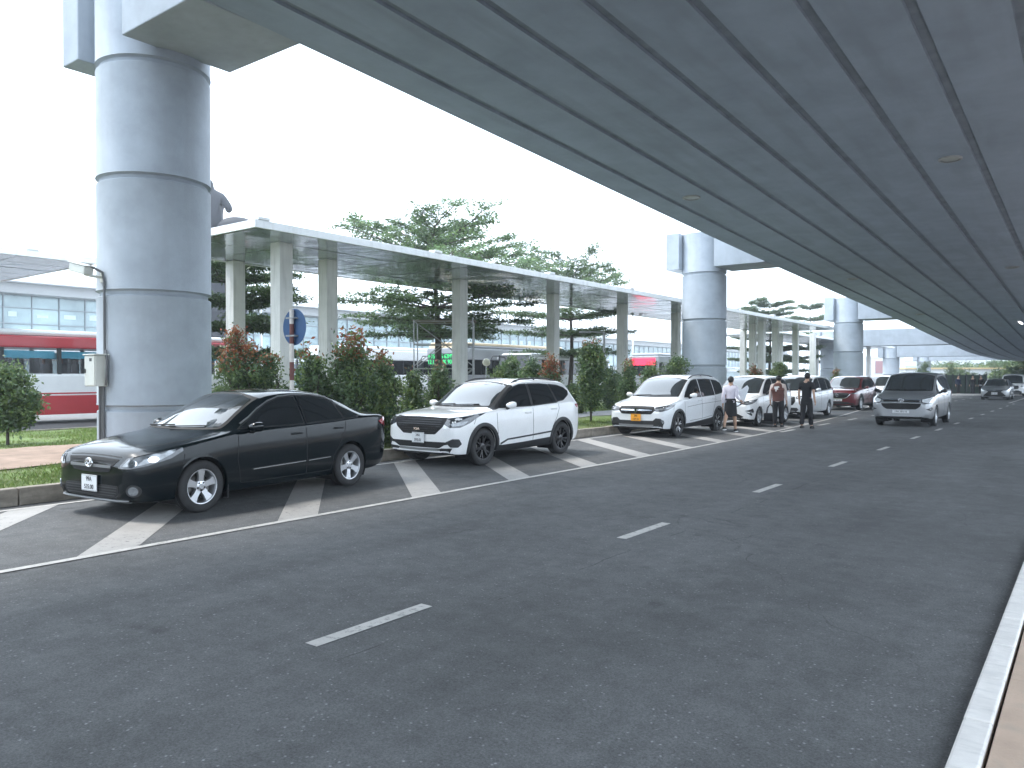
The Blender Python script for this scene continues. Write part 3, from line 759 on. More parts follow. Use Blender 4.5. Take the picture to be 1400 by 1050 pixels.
S_ERT = mpv(screen=(1.08, 1.54, 1.07, 1.62), L=4.395, W=1.735, H=1.69, paint=WHITECAR, rim='multi', wheel_r=.31, rim_r=.20, mirror=(1.50, 1.12, .975), mirror_m=BLACKP, handles=[(2.16, .955), (3.16, .985)],
    plate=(['30H', '618.24'], 0, .50, (.30, .19), False), wipers=[(-.1, .5, 1.10)], extra=ertiga_extra, seams=MPV_SEAMS,
    patches=MPV_GLASS + [MPV_TAIL,
        ('grille', 0, sym((0, .65), (.42, .655), (.56, .74), (.54, .825), (0, .84)), GAP, .004, .03, False),
        ('headlight', 36, [(.52, .05, .735), (.56, .06, .815), (.76, .3, .865), (.865, .66, .915), (.86, .5, .82), (.80, .25, .755), (.66, .1, .715)], LAMPD, .006, .012, 'pair'),
        ('headlight_reflector', 36, [(.58, .07, .775), (.76, .28, .825), (.83, .42, .84), (.80, .3, .78), (.66, .11, .745)], LAMPG, .012, .01, 'pair'),
        ('lower_grille', 0, sym((0, .27), (.50, .275), (.62, .33), (.42, .42), (0, .42)), GAP, .005, .02, False),
        ('fog_lamp_bezel', 34, [(.60, .06, .52), (.82, .27, .60), (.84, .32, .50), (.80, .22, .36), (.70, .1, .43)], BLACKP, .006, .015, 'pair'),
        ('fog_lamp', 34, ell(.75, .19, .48, .04, .035, 34), LAMPG, .014, 0, 'pair')],
    strips=[('bumper_trim', 34, [(.62, .05, .505), (.80, .24, .45), (.81, .26, .36)], WHITECAR, .03, .014, 'pair')])
# 5 white people carrier with a tall dark grille
def veloz_extra(root, sk, S):
    bars(root, 'grille_slat', sk, (.80, .76, .72, .68, .64, .60, .56), (.48, .50, .51, .51, .50, .48, .46), ALLOYB, .010, .010)
    oval_badge(root, sk, 0, .775, .11)
S_VEL = mpv(screen=(1.08, 1.54, 1.07, 1.62), L=4.475, W=1.75, H=1.70, paint=PEARL, rim='multi', wheel_r=.325, mirror=(1.50, 1.12, .985), handles=[(2.16, .955), (3.16, .985)],
    plate=(['98A 472.16'], 0, .50, (.50, .11), False), wipers=[(-.1, .5, 1.10)], extra=veloz_extra, seams=MPV_SEAMS,
    patches=MPV_GLASS + [MPV_TAIL,
        ('grille', 0, sym((0, .53), (.44, .535), (.54, .68), (.50, .855), (0, .865)), GAP, .004, .03, False),
        ('headlight', 36, [(.54, .05, .78), (.56, .06, .85), (.76, .3, .885), (.865, .66, .925), (.86, .5, .85), (.80, .25, .79), (.66, .1, .765)], LAMPD, .006, .012, 'pair'),
        ('headlight_reflector', 36, [(.60, .07, .80), (.76, .28, .85), (.83, .42, .86), (.80, .3, .81), (.66, .11, .785)], LAMPW, .012, .01, 'pair'),
        ('lower_grille', 0, sym((0, .27), (.56, .275), (.66, .36), (.60, .43), (0, .44)), BLACKP, .005, .02, False),
        ('fog_lamp_bezel', 34, [(.66, .08, .56), (.80, .24, .60), (.83, .3, .48), (.79, .22, .38), (.70, .1, .42)], BLACKP, .006, .015, 'pair')],
    strips=[('skid_plate', 0, [(-.50, 0, .30), (0, 0, .29), (.50, 0, .30)], GREYP, .04, .016, False)])
# 6 dark red crossover
def mazda_extra(root, sk, S):
    bars(root, 'grille_slat', sk, (.80, .76, .72, .68, .64), (.42, .44, .44, .42, .38), ALLOYB, .010, .010)
    b = MB(); sk.strip(b, [(-.62, 0, .80), (-.48, 0, .64), (-.34, 0, .58), (0, 0, .565), (.34, 0, .58), (.48, 0, .64), (.62, 0, .80)], 0, CHROME, .026, .014, False); b.build('grille_wing', None, root)
    o = MB(); h, n = sk.at((0, 0, .735), 0); M = Matrix.Translation((0, h.y - .03, .735)) @ Matrix.Rotation(R(90), 4, 'X'); ring_mesh(o, M, .075, .06, .008, CHROME, 20)
    o.tube([M @ Vector(p) for p in ((-.07, .02, 0), (-.02, .005, 0), (0, -.02, 0), (.02, .005, 0), (.07, .02, 0))], .007, 6, CHROME); o.build('emblem', None, root)
S_MAZ = suv(screen=(1.07, 1.52, 1.06, 1.60), L=4.55, W=1.84, H=1.68, wb=2.70, fo=.92, paint=REDCAR, rim='multi', clad=True, wheel_r=.36, rim_r=.25, levels=2, mirror=(1.52, 1.10, 1.02), handles=[(2.18, .93), (3.10, .975)],
    plate=(['29A 831.62'], 0, .50, (.50, .11), False), wipers=[(-.1, .5, 1.085)], extra=mazda_extra,
    patches=glass_set((sym((0, 1.058), (.735, 1.065), (.66, 1.28), (.605, 1.50), (0, 1.60)), sym((0, 1.078), (.70, 1.085), (.63, 1.28), (.575, 1.48), (0, 1.58))), K_FD, K_RD, K_QD, sym((0, 1.12), (.62, 1.12), (.55, 1.40), (0, 1.45))) + [
        ('grille', 0, sym((0, .575), (.34, .59), (.47, .65), (.58, .79), (.50, .84), (0, .85)), GAP, .004, .02, False),
        ('headlight', 38, [(.58, .09, .79), (.62, .1, .85), (.84, .45, .895), (.885, .85, .93), (.875, .6, .86), (.80, .24, .79)], LAMPD, .006, .012, 'pair'),
        ('headlight_reflector', 38, [(.66, .12, .81), (.80, .26, .85), (.85, .45, .875), (.82, .3, .82), (.70, .15, .80)], LAMPG, .012, .01, 'pair'),
        ('bumper_lower', 0, sym((0, .25), (.70, .25), (.80, .34), (.60, .37), (.50, .42), (0, .42)), BLACKP, .006, .01, False),
        ('sill_cladding', 90, side((1.28, .23), (1.26, .36), (2.0, .34), (2.95, .36), (3.15, .38), (3.16, .25), (2.2, .23)), BLACKP, .006, .01, 'pair'),
        ('tail_light', 120, [(.87, 4.15, 1.05), (.84, 4.32, 1.06), (.70, 4.44, 1.04), (.70, 4.47, .95), (.84, 4.38, .95), (.875, 4.25, .98)], LAMPR, .008, .02, 'pair')],
    seams=[(90, side((1.24, 1.0), (1.24, .72), (1.30, .38)), True), (90, side((2.36, 1.06), (2.36, .30)), True), ('top', [(-.64, .2, 0), (-.75, .5, 0), (-.785, 1.0, 0)], True)])
# 7 silver people carrier driving this way
def innova_extra(root, sk, S):
    oval_badge(root, sk, 0, .865, .16)
    bars(root, 'grille_bar', sk, (.882, .80), (.60, .58), CHROME, .03, .014)
    bars(root, 'grille_slat', sk, (.835,), (.50,), GAP, .02, .010)
    bars(root, 'lower_grille_slat', sk, (.70, .66, .62), (.56, .54, .50), BLACKP, .010, .012)
S_INN = mpv(screen=(1.165, 1.65, 1.15, 1.73), L=4.735, W=1.83, H=1.795, wb=2.75, fo=.90, paint=SILVER, rim='multi', wheel_r=.345, rim_r=.225, levels=3, mirror=(1.52, 1.16, 1.03), mirror_m=BLACKP, handles=[(2.2, .99), (3.2, 1.02)], handle_m=CHROME,
    stations=[0, .03, .08, .17, .32, .55, .8, 1.0, 1.13, 1.27, 1.5, 1.75, 2.0, 2.3, 2.7, 3.1, 3.5, 3.9, 4.2, 4.4, 4.53, 4.64, 4.70, 4.735],
    wid=[(0, .72), (.04, .825), (.1, .855), (.25, .885), (.5, .905), (.9, .912), (2.5, .915), (3.9, .91), (4.3, .89), (4.55, .85), (4.68, .79), (4.735, .7)],
    zb=[(0, .34), (.1, .27), (.5, .24), (4.1, .25), (4.5, .32), (4.735, .42)],
    zs=[(0, .72), (.04, .81), (.12, .87), (.3, .935), (.7, 1.005), (1.1, 1.05), (1.5, 1.075), (2.4, 1.10), (3.6, 1.13), (4.3, 1.14), (4.6, 1.10), (4.70, 1.0), (4.735, .88)],
    zt=[(0, .80), (.03, .88), (.09, .94), (.25, 1.0), (.6, 1.07), (.9, 1.115), (1.03, 1.15), (1.15, 1.215), (1.55, 1.47), (1.9, 1.66), (2.15, 1.735), (2.6, 1.775), (3.2, 1.785), (3.9, 1.76), (4.25, 1.71), (4.4, 1.64), (4.53, 1.42), (4.63, 1.17), (4.71, 1.0), (4.735, .9)],
    wr=[(0, .52), (.1, .69), (.3, .75), (.8, .79), (1.1, .785), (1.3, .77), (1.65, .745), (2.0, .725), (2.6, .715), (3.6, .70), (4.25, .69), (4.45, .71), (4.6, .72), (4.735, .6)],
    zr=[(0, .77), (.03, .85), (.1, .91), (.3, .975), (.7, 1.045), (1.1, 1.105), (1.25, 1.16), (1.6, 1.39), (1.9, 1.595), (2.15, 1.68), (2.6, 1.715), (3.2, 1.72), (3.9, 1.695), (4.25, 1.635), (4.43, 1.5), (4.55, 1.28), (4.64, 1.08), (4.735, .89)],
    plate=(['19A 383.16'], 0, .50, (.50, .11), False), wipers=[(-.1, .55, 1.185), (-.62, -.05, 1.185)], extra=innova_extra,
    patches=glass_set((sym((0, 1.15), (.745, 1.16), (.675, 1.42), (.62, 1.63), (0, 1.72)), sym((0, 1.175), (.71, 1.185), (.645, 1.42), (.585, 1.61), (0, 1.695))),
        side((1.36, 1.15), (1.56, 1.31), (1.80, 1.48), (2.0, 1.58), (2.2, 1.62), (2.38, 1.635), (2.39, 1.15)), side((2.47, 1.152), (2.47, 1.638), (2.9, 1.65), (3.42, 1.64), (3.44, 1.175)), side((3.52, 1.18), (3.50, 1.638), (3.95, 1.605), (4.2, 1.55), (4.24, 1.35), (4.18, 1.2)), sym((0, 1.2), (.62, 1.2), (.56, 1.54), (0, 1.60)), chrome=True) + [
        ('grille', 0, sym((0, .785), (.50, .79), (.56, .895), (0, .905)), GAP, .004, .01, False),
        ('lower_grille', 0, sym((0, .575), (.44, .58), (.55, .66), (.60, .765), (0, .77)), GAP, .005, .03, False),
        ('headlight', 36, [(.57, .05, .79), (.58, .06, .91), (.76, .28, .965), (.87, .66, 1.02), (.89, .62, .89), (.84, .3, .785), (.70, .12, .76)], LAMPD, .005, .012, 'pair'), ('headlight_reflector', 36, [(.59, .06, .81), (.60, .07, .895), (.76, .28, .945), (.86, .58, .99), (.875, .54, .90), (.83, .3, .805), (.70, .13, .782)], LAMPW, .012, .012, 'pair'),
        ('fog_lamp_bezel', 30, [(.66, .1, .58), (.82, .27, .66), (.85, .33, .60), (.80, .2, .53)], BLACKP, .006, .015, 'pair'),
        ('fog_lamp', 30, ell(.78, .2, .595, .04, .03, 30), LAMPG, .012, 0, 'pair'),
        ('tail_light', 120, [(.88, 4.42, 1.18), (.82, 4.56, 1.2), (.74, 4.62, 1.15), (.74, 4.66, .92), (.86, 4.57, .9), (.895, 4.47, 1.0)], LAMPR, .008, .02, 'pair')],
    strips=[('window_trim', 90, side((1.36, 1.125), (2.4, 1.125), (3.46, 1.15), (4.2, 1.175)), CHROME, .016, .012, 'pair')],
    seams=[(90, side((1.24, 1.06), (1.24, .75), (1.3, .4)), True), (90, side((2.43, 1.12), (2.43, .34)), True), (90, side((3.48, 1.15), (3.5, 1.0), (3.36, .8), (3.22, .6), (3.18, .36)), True), ('top', [(-.62, .2, 0), (-.75, .5, 0), (-.79, 1.05, 0)], True)])
# 8 small silver saloon far off
def vios_extra(root, sk, S):
    bars(root, 'grille_bar', sk, (.645,), (.42,), CHROME, .02, .014)
    oval_badge(root, sk, 0, .66, .12)
S_VIO = sedan(screen=(.985, 1.36, .975, 1.43), L=4.42, W=1.73, H=1.475, wb=2.55, fo=.88, paint=SILVER, rim='multi', levels=2, wheel_r=.305, mirror=(1.58, 1.0, .965), handles=[(2.38, .865), (3.20, .895)], mirror_m=SILVER,
    plate=(['30E 207.58'], 0, .47, (.36, .16), False), wipers=[(-.1, .5, .99)], extra=vios_extra,
    patches=S_COROLLA['patches'][:11] + [
        ('grille', 0, sym((0, .62), (.40, .625), (.48, .665), (0, .67)), GAP, .004, .01, False),
        ('lower_grille', 0, sym((0, .28), (.60, .285), (.66, .33), (.40, .56), (0, .565)), GAP, .005, .03, False),
        ('headlight', 38, [(.46, .07, .62), (.60, .15, .70), (.72, .4, .765), (.78, .78, .835), (.84, .6, .75), (.82, .42, .67), (.72, .2, .62)], LAMPW, .006, .015, 'pair'),
        ('tail_light', 135, [(.82, 4.08, .955), (.76, 4.28, 1.01), (.60, 4.38, 1.0), (.60, 4.40, .86), (.76, 4.32, .85), (.82, 4.16, .90)], LAMPR, .008, .02, 'pair')],
    seams=S_COROLLA['seams'][:4])
# 9 white off-roader at the picture's edge
def big_extra(root, sk, S):
    bars(root, 'grille_bar', sk, (.86, .70), (.50, .48), CHROME, .02, .014)
    oval_badge(root, sk, 0, .78, .13)
S_BIG = suv(screen=(1.08, 1.62, 1.07, 1.72), L=4.79, W=1.855, H=1.83, wb=2.745, fo=.95, paint=WHITECAR, rim='multi', wheel_r=.385, rim_r=.25, levels=2, mirror=(1.52, 1.12, 1.04), handles=[(2.18, .93), (3.10, .975)],
    plate=(['15A 246.80'], 0, .50, (.50, .11), False), wipers=[], extra=big_extra,
    patches=glass_set((sym((0, 1.07), (.735, 1.08), (.66, 1.33), (.605, 1.60), (0, 1.72)), sym((0, 1.09), (.70, 1.10), (.63, 1.33), (.575, 1.58), (0, 1.70))), K_FD, K_RD, K_QD, sym((0, 1.12), (.62, 1.12), (.55, 1.40), (0, 1.45))) + [
        ('grille', 0, sym((0, .60), (.44, .61), (.52, .70), (.50, .88), (0, .89)), GAP, .004, .02, False),
        ('headlight', 38, [(.58, .09, .79), (.62, .1, .88), (.84, .45, .925), (.885, .75, .95), (.875, .6, .88), (.80, .24, .80)], LAMPG, .006, .012, 'pair'),
        ('lower_grille', 0, sym((0, .30), (.70, .30), (.74, .40), (.50, .50), (0, .50)), BLACKP, .006, .01, False)],
    seams=[('top', [(-.64, .2, 0), (-.75, .5, 0), (-.785, 1.0, 0)], True)])
# ------------------------------------------------------------------ camera and light
CAMH = 1.66; YAW = R(37.2)
cam = bpy.data.cameras.new('camera'); cam.sensor_width = 36; cam.lens = 36 * 1050 / 1400; cam.clip_end = 3000; cam.clip_start = .05
co = link('camera', cam, None, (0, 0, CAMH), (R(90 - .6), 0, YAW)); SC.camera = co
CY, SY = math.cos(YAW), math.sin(YAW)
def ground(px, py, h=0.):
    d = 1050 * (CAMH - h) / (py - 514); X = (px - 700) / 1050 * d
    return CY * X - SY * d, SY * X + CY * d
def on_line(px, x):
    """y where the sight line of picture column px meets the line of constant x; also the depth"""
    k = (px - 700) / 1050
    d = x / (k * CY - SY); return (k * SY + CY) * d, d
# ------------------------------------------------------------------ surface materials
def asphalt(name, base, lane=True):
    m = bpy.data.materials.new(name); m.use_nodes = True; nt = m.node_tree; N = nt.nodes; L = nt.links; b = N['Principled BSDF']
    tc = N.new('ShaderNodeTexCoord')
    def noi(scale, det, vec=None, rough=.6):
        n = N.new('ShaderNodeTexNoise'); n.inputs['Scale'].default_value = scale; n.inputs['Detail'].default_value = det; n.inputs['Roughness'].default_value = rough
        L.new(vec if vec else tc.outputs['Object'], n.inputs['Vector']); return n.outputs['Fac']
    def rng(src, a, b_, c, d):
        r = N.new('ShaderNodeMapRange'); r.inputs[1].default_value = a; r.inputs[2].default_value = b_; r.inputs[3].default_value = c; r.inputs[4].default_value = d
        L.new(src, r.inputs[0]); return r.outputs[0]
    def mul(a, b_, op='MULTIPLY'):
        k = N.new('ShaderNodeMath'); k.operation = op; L.new(a, k.inputs[0])
        if isinstance(b_, float): k.inputs[1].default_value = b_
        else: L.new(b_, k.inputs[1])
        return k.outputs[0]
    mp = N.new('ShaderNodeMapping'); mp.inputs['Scale'].default_value = (1.2, .12, 1); L.new(tc.outputs['Object'], mp.inputs[0])
    big = rng(noi(.35, 5), .3, .7, .78, 1.22)
    wear = rng(noi(1., 4, mp.outputs[0]), .3, .7, .84, 1.16)      # bands worn along the driving direction
    mid = rng(noi(7, 6), .3, .7, .86, 1.14)
    fine = rng(noi(85, 5, None, .85), .3, .7, .4, 1.6)
    v = N.new('ShaderNodeTexVoronoi'); v.inputs['Scale'].default_value = 36; L.new(tc.outputs['Object'], v.inputs['Vector'])
    chip = rng(v.outputs['Distance'], .0, .34, 3.0, 1.)          # pale stones in the mix
    wn = N.new('ShaderNodeTexWhiteNoise'); L.new(v.outputs['Position'], wn.inputs['Vector'])
    pick = rng(wn.outputs['Value'], .86, .865, 0., 1.)
    chip2 = mul(mul(mul(chip, -1.0, 'ADD'), pick), 1.0, 'ADD')
    # cracks
    dn = N.new('ShaderNodeTexNoise'); dn.inputs['Scale'].default_value = .9; dn.inputs['Detail'].default_value = 7; L.new(tc.outputs['Object'], dn.inputs['Vector'])
    ad = N.new('ShaderNodeVectorMath'); ad.operation = 'MULTIPLY_ADD'; L.new(dn.outputs['Color'], ad.inputs[0]); ad.inputs[1].default_value = (1.6, 1.6, 0); L.new(tc.outputs['Object'], ad.inputs[2])
    vc = N.new('ShaderNodeTexVoronoi'); vc.feature = 'DISTANCE_TO_EDGE'; vc.inputs['Scale'].default_value = .17; L.new(ad.outputs[0], vc.inputs['Vector'])
    crack = rng(vc.outputs['Distance'], .0, .0022, .55, 1.)
    gate = rng(noi(.5, 3), .46, .54, 0., 1.)
    crk = N.new('ShaderNodeMix'); crk.data_type = 'FLOAT'; L.new(gate, crk.inputs[0]); crk.inputs[2].default_value = 1.; L.new(crack, crk.inputs[3])
    spot = rng(noi(1.7, 2), .68, .76, 1., .66)                    # oil drips
    # a broken lengthwise seam between the paving lanes
    sx = N.new('ShaderNodeSeparateXYZ'); L.new(tc.outputs['Object'], sx.inputs[0])
    wob = rng(noi(1.3, 4), 0., 1., 3.42, 3.58); dst = N.new('ShaderNodeMath'); dst.operation = 'ABSOLUTE'; L.new(mul(sx.outputs[0], wob, 'ADD'), dst.inputs[0])
    seam = rng(dst.outputs[0], .003, .010, .45, 1.); sg_ = rng(noi(1.1, 3), .50, .56, 0., 1.)
    sm = N.new('ShaderNodeMix'); sm.data_type = 'FLOAT'; L.new(sg_, sm.inputs[0]); sm.inputs[2].default_value = 1.; L.new(seam, sm.inputs[3])
    spot = mul(spot, sm.outputs[0])
    f = mul(mul(mul(mul(big, wear), mul(mid, fine)), mul(chip2, spot)), crk.outputs[0])
    mx = N.new('ShaderNodeMix'); mx.data_type = 'RGBA'; mx.blend_type = 'MULTIPLY'; mx.inputs[0].default_value = 1; mx.inputs[6].default_value = (*base, 1); L.new(f, mx.inputs[7])
    L.new(mx.outputs[2], b.inputs['Base Color'])
    L.new(rng(noi(3, 5), .3, .7, .62, .86), b.inputs['Roughness']); b.inputs['Specular IOR Level'].default_value = .35
    bp = N.new('ShaderNodeBump'); bp.inputs['Strength'].default_value = .45; bp.inputs['Distance'].default_value = .010; L.new(mul(fine, chip2), bp.inputs['Height']); L.new(bp.outputs[0], b.inputs['Normal'])
    return m
def worn_paint(name, col, under, hole=.56):
    m = mat(name, col, .6, var=.10, vscale=4, bump=.3, bscale=120); nt = m.node_tree; N = nt.nodes; L = nt.links; b = N['Principled BSDF']
    src = b.inputs['Base Color'].links[0].from_socket
    tc = N.new('ShaderNodeTexCoord')
    n = N.new('ShaderNodeTexNoise'); n.inputs['Scale'].default_value = 14; n.inputs['Detail'].default_value = 9; n.inputs['Roughness'].default_value = .75; L.new(tc.outputs['Object'], n.inputs['Vector'])
    r = N.new('ShaderNodeMapRange'); r.inputs[1].default_value = hole; r.inputs[2].default_value = hole + .08; r.inputs[3].default_value = 0; r.inputs[4].default_value = .85; L.new(n.outputs['Fac'], r.inputs[0])
    n2 = N.new('ShaderNodeTexNoise'); n2.inputs['Scale'].default_value = 1.1; n2.inputs['Detail'].default_value = 5; L.new(tc.outputs['Object'], n2.inputs['Vector'])
    r2 = N.new('ShaderNodeMapRange'); r2.inputs[1].default_value = .4; r2.inputs[2].default_value = .62; r2.inputs[3].default_value = .25; r2.inputs[4].default_value = 1.; L.new(n2.outputs['Fac'], r2.inputs[0])
    mu = N.new('ShaderNodeMath'); mu.operation = 'MULTIPLY'; L.new(r.outputs[0], mu.inputs[0]); L.new(r2.outputs[0], mu.inputs[1])
    mx = N.new('ShaderNodeMix'); mx.data_type = 'RGBA'; mx.inputs[7].default_value = (*under, 1); L.new(mu.outputs[0], mx.inputs[0]); L.new(src, mx.inputs[6]); L.new(mx.outputs[2], b.inputs['Base Color'])
    return m
ROAD = asphalt('road_asphalt', (.104, .106, .108))
YARD = asphalt('yard_asphalt', (.125, .123, .12))
LINE = worn_paint('road_line_paint', (.50, .48, .455), (.11, .11, .112), .54)
HATCH = worn_paint('hatch_paint', (.35, .335, .32), (.10, .10, .10), .555)
CONC = mat('pier_concrete', (.315, .35, .39), .75, var=.14, vscale=1.3, bump=.15, bscale=30, stain=((1.8, 1.8, .10), 2.6, (.28, .305, .335), .5))
SOFFIT = mat('soffit_concrete', (.285, .345, .425), .8, var=.12, vscale=.8, bump=.1, bscale=22, stain=((.9, .12, .5), 2.2, (.225, .27, .325), .65))
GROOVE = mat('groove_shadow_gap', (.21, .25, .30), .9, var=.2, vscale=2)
KERBC = mat('kerb_concrete', (.30, .265, .22), .85, var=.28, vscale=5, bump=.35, bscale=45, stain=((3, .8, 6), 1.5, (.12, .10, .08), .7))
KERBW = mat('kerb_white_paint', (.76, .725, .69), .6, var=.10, vscale=6, bump=.2, bscale=50, stain=((2, 9, 2), 3., (.55, .53, .51), .5))
PAVE = mat('pavement_sandstone', (.52, .385, .295), .75, var=.16, vscale=3, bump=.2, bscale=60, stain=((1, 1, 1), 6., (.32, .27, .22), .6))
SOIL = mat('bare_earth', (.30, .215, .165), .95, var=.25, vscale=2.2, bump=.6, bscale=25, stain=((1, 1, 1), 3., (.20, .15, .11), .6))
TURF = mat('turf_soil', (.11, .16, .045), .95, var=.4, vscale=2.5, bump=.6, bscale=40, stain=((1, 1, 1), 1.2, (.15, .13, .07), .8))
GREYPATH = mat('path_concrete', (.22, .22, .225), .85, var=.15, vscale=3, bump=.2, bscale=40)
WHITEM = mat('white_painted_steel', (.76, .77, .77), .45, var=.06, vscale=2, stain=((2, 2, .5), 3., (.55, .55, .53), .45))
POSTM = mat('canopy_post_paint', (.60, .59, .57), .6, var=.08, vscale=2, stain=((2, 2, .2), 4., (.36, .35, .33), .5))
def mirror_panel():
    m = bpy.data.materials.new('polished_soffit_panel'); m.use_nodes = True; nt = m.node_tree; N = nt.nodes; L = nt.links; b = N['Principled BSDF']
    b.inputs['Base Color'].default_value = (.50, .56, .66, 1); b.inputs['Metallic'].default_value = .65; b.inputs['Roughness'].default_value = .12
    tc = N.new('ShaderNodeTexCoord'); n = N.new('ShaderNodeTexNoise'); n.inputs['Scale'].default_value = .9; n.inputs['Detail'].default_value = 2
    L.new(tc.outputs['Object'], n.inputs['Vector']); bp = N.new('ShaderNodeBump'); bp.inputs['Strength'].default_value = .35; bp.inputs['Distance'].default_value = .08
    L.new(n.outputs['Fac'], bp.inputs['Height']); L.new(bp.outputs[0], b.inputs['Normal'])
    return m
MIRROR = mirror_panel()
DARKM = mat('dark_steel', (.05, .055, .06), .5, .5)
GALV = mat('galvanised_steel', (.36, .365, .37), .45, .7, var=.2, vscale=8)

def structure(o): o['kind'] = 'structure'; return o

# ------------------------------------------------------------------ ground
b = MB(); b.add([(-1500, -1500, 0), (1500, -1500, 0), (1500, 1500, 0), (-1500, 1500, 0)], [(0, 1, 2, 3)]); structure(b.build('ground', YARD))
KX = -10.95
def edge_x(y):      # the bay's outer line swings out towards the far end
    return -7.33 if y < 14 else -7.33 - .0022 * (y - 14) ** 2 - .01 * (y - 14)
def sheet(pts, z, m, name):
    b = MB(); b.add([(x, y, z) for x, y in pts], [list(range(len(pts)))]); return structure(b.build(name, m))
sheet([(KX - .02, -40), (-.46, -40), (-.46, 80), (4, 130), (4, 190), (-14, 190), (-13, 130), (KX - .02, 80)], .004, ROAD, 'road')
# painted lines: a mesh each for the lane line, bay edge, hatching
b = MB()
for k in range(-3, 14):
    y = 3.0 + 3.885 * k
    b.add([(-3.885, y, .008), (-3.775, y, .008), (-3.775, y + 1.03, .008), (-3.885, y + 1.03, .008)], [(0, 1, 2, 3)])
for k in range(0, 12):
    y = 22.8 + 3.9 * k
    b.add([(-7.44, y, .008), (-7.31, y, .008), (-7.31, y + 1.3, .008), (-7.44, y + 1.3, .008)], [(0, 1, 2, 3)])
b.add([(-4.22, 55.5, .008), (-4.08, 55.5, .008), (-4.08, 88, .008), (-4.22, 88, .008)], [(0, 1, 2, 3)])
structure(b.build('lane_line', LINE))
b = MB(); ys = [-12 + 1. * i for i in range(62)]
vs = []
for y in ys: vs += [(edge_x(y) - .05, y, .012), (edge_x(y) + .05, y, .012)]
b.add(vs, [(2 * i, 2 * i + 1, 2 * i + 3, 2 * i + 2) for i in range(len(ys) - 1)])
vs = []
for y in ys: vs += [(-10.66, y, .012), (-10.58, y, .012)]
b.add(vs, [(2 * i, 2 * i + 1, 2 * i + 3, 2 * i + 2) for i in range(len(ys) - 1)])
structure(b.build('bay_edge_line', LINE))
b = MB()
for k in range(-5, 13):
    y0 = .98 + 2.165 * k; xo = edge_x(y0 + .3) - .04; xi = -10.64; dy = .86 * (xo - xi)
    n = 8
    vs = []
    for i in range(n + 1):
        t = i / n; x = xo + (xi - xo) * t; vs += [(x, y0 + dy * t, .008), (x, y0 + .57 + dy * t, .008)]
    b.add(vs, [(2 * i, 2 * i + 1, 2 * i + 3, 2 * i + 2) for i in range(n)])
structure(b.build('bay_hatching', HATCH))

# ------------------------------------------------------------------ left verge: kerb, turf, paths
VX = [(-23.2, .14), (-22.6, .17), (-20, .22), (-17, .29), (-14.5, .31), (-12.5, .28), (-11.1, .20)]
def vz(x): return lerp_curve(VX, x)
VY0, VY1 = -30, 76
b = MB(); xs = [-23.2 + .3 * i for i in range(41)]; xs[-1] = -11.09; ysv = [VY0 + 1. * i for i in range(VY1 - VY0 + 1)]
def bumpy(x, y): return .03 * noise.noise(Vector((x * .7, y * .7, 0))) + .015 * noise.noise(Vector((x * 2.3, y * 2.3, 4)))
vs = [(x, y, vz(x) + (bumpy(x, y) if -23 < x < -11.2 else 0)) for y in ysv for x in xs]
n = len(xs); b.add(vs, [(j * n + i, j * n + i + 1, (j + 1) * n + i + 1, (j + 1) * n + i) for j in range(len(ysv) - 1) for i in range(n - 1)], None, True)
structure(b.build('verge_ground', TURF))
b = MB()
for x0, x1, h in ((KX - .15, KX, .23), (-23.36, -23.2, .18)):
    y = VY0
    while y < VY1:
        b.box(x0, x1, y + .006, y + .994, 0, h + random.Random(y).uniform(-.006, .006), KERBC, .014); y += 1.
structure(b.build('kerb', None))
def path(name, x0, x1, y0, y1, m, wob):
    b = MB(); n = 6; yy = [y0 + .25 * i for i in range(int((y1 - y0) / .25) + 1)]; vs = []
    for y in yy:
        a = x0 + wob * noise.noise(Vector((y * .5, 3, 0))); c = x1 + wob * noise.noise(Vector((y * .6, 9, 0)))
        for i in range(n + 1):
            x = a + (c - a) * i / n; vs.append((x, y, vz(x) + .012 + max(0, bumpy(x, y)) + .006))
    b.add(vs, [(j * (n + 1) + i, j * (n + 1) + i + 1, (j + 1) * (n + 1) + i + 1, (j + 1) * (n + 1) + i) for j in range(len(yy) - 1) for i in range(n)], None, True)
    return structure(b.build(name, m))
path('earth_path', -15.9, -12.75, VY0, 8.5, SOIL, .35)
path('paved_path', -15.0, -13.3, 15, 74, GREYPATH, .0)

# ------------------------------------------------------------------ right kerb and pavement
b = MB(); y = -12.; r = random.Random(3)
while y < 60:
    l = .62
    b.box(-.48, -.362, y + .003, y + l - .003, 0, .07 + r.uniform(-.002, .002), KERBW, .012); y += l
structure(b.build('white_kerb', None))
b = MB(); y = -12.
while y < 60:
    for i in range(9):
        x = -.345 + i * .8
        b.box(x, x + .792, y + .004, y + 1.196, .0, .066 + r.uniform(-.002, .002), PAVE, .004)
    y += 1.2
structure(b.build('pavement', None))

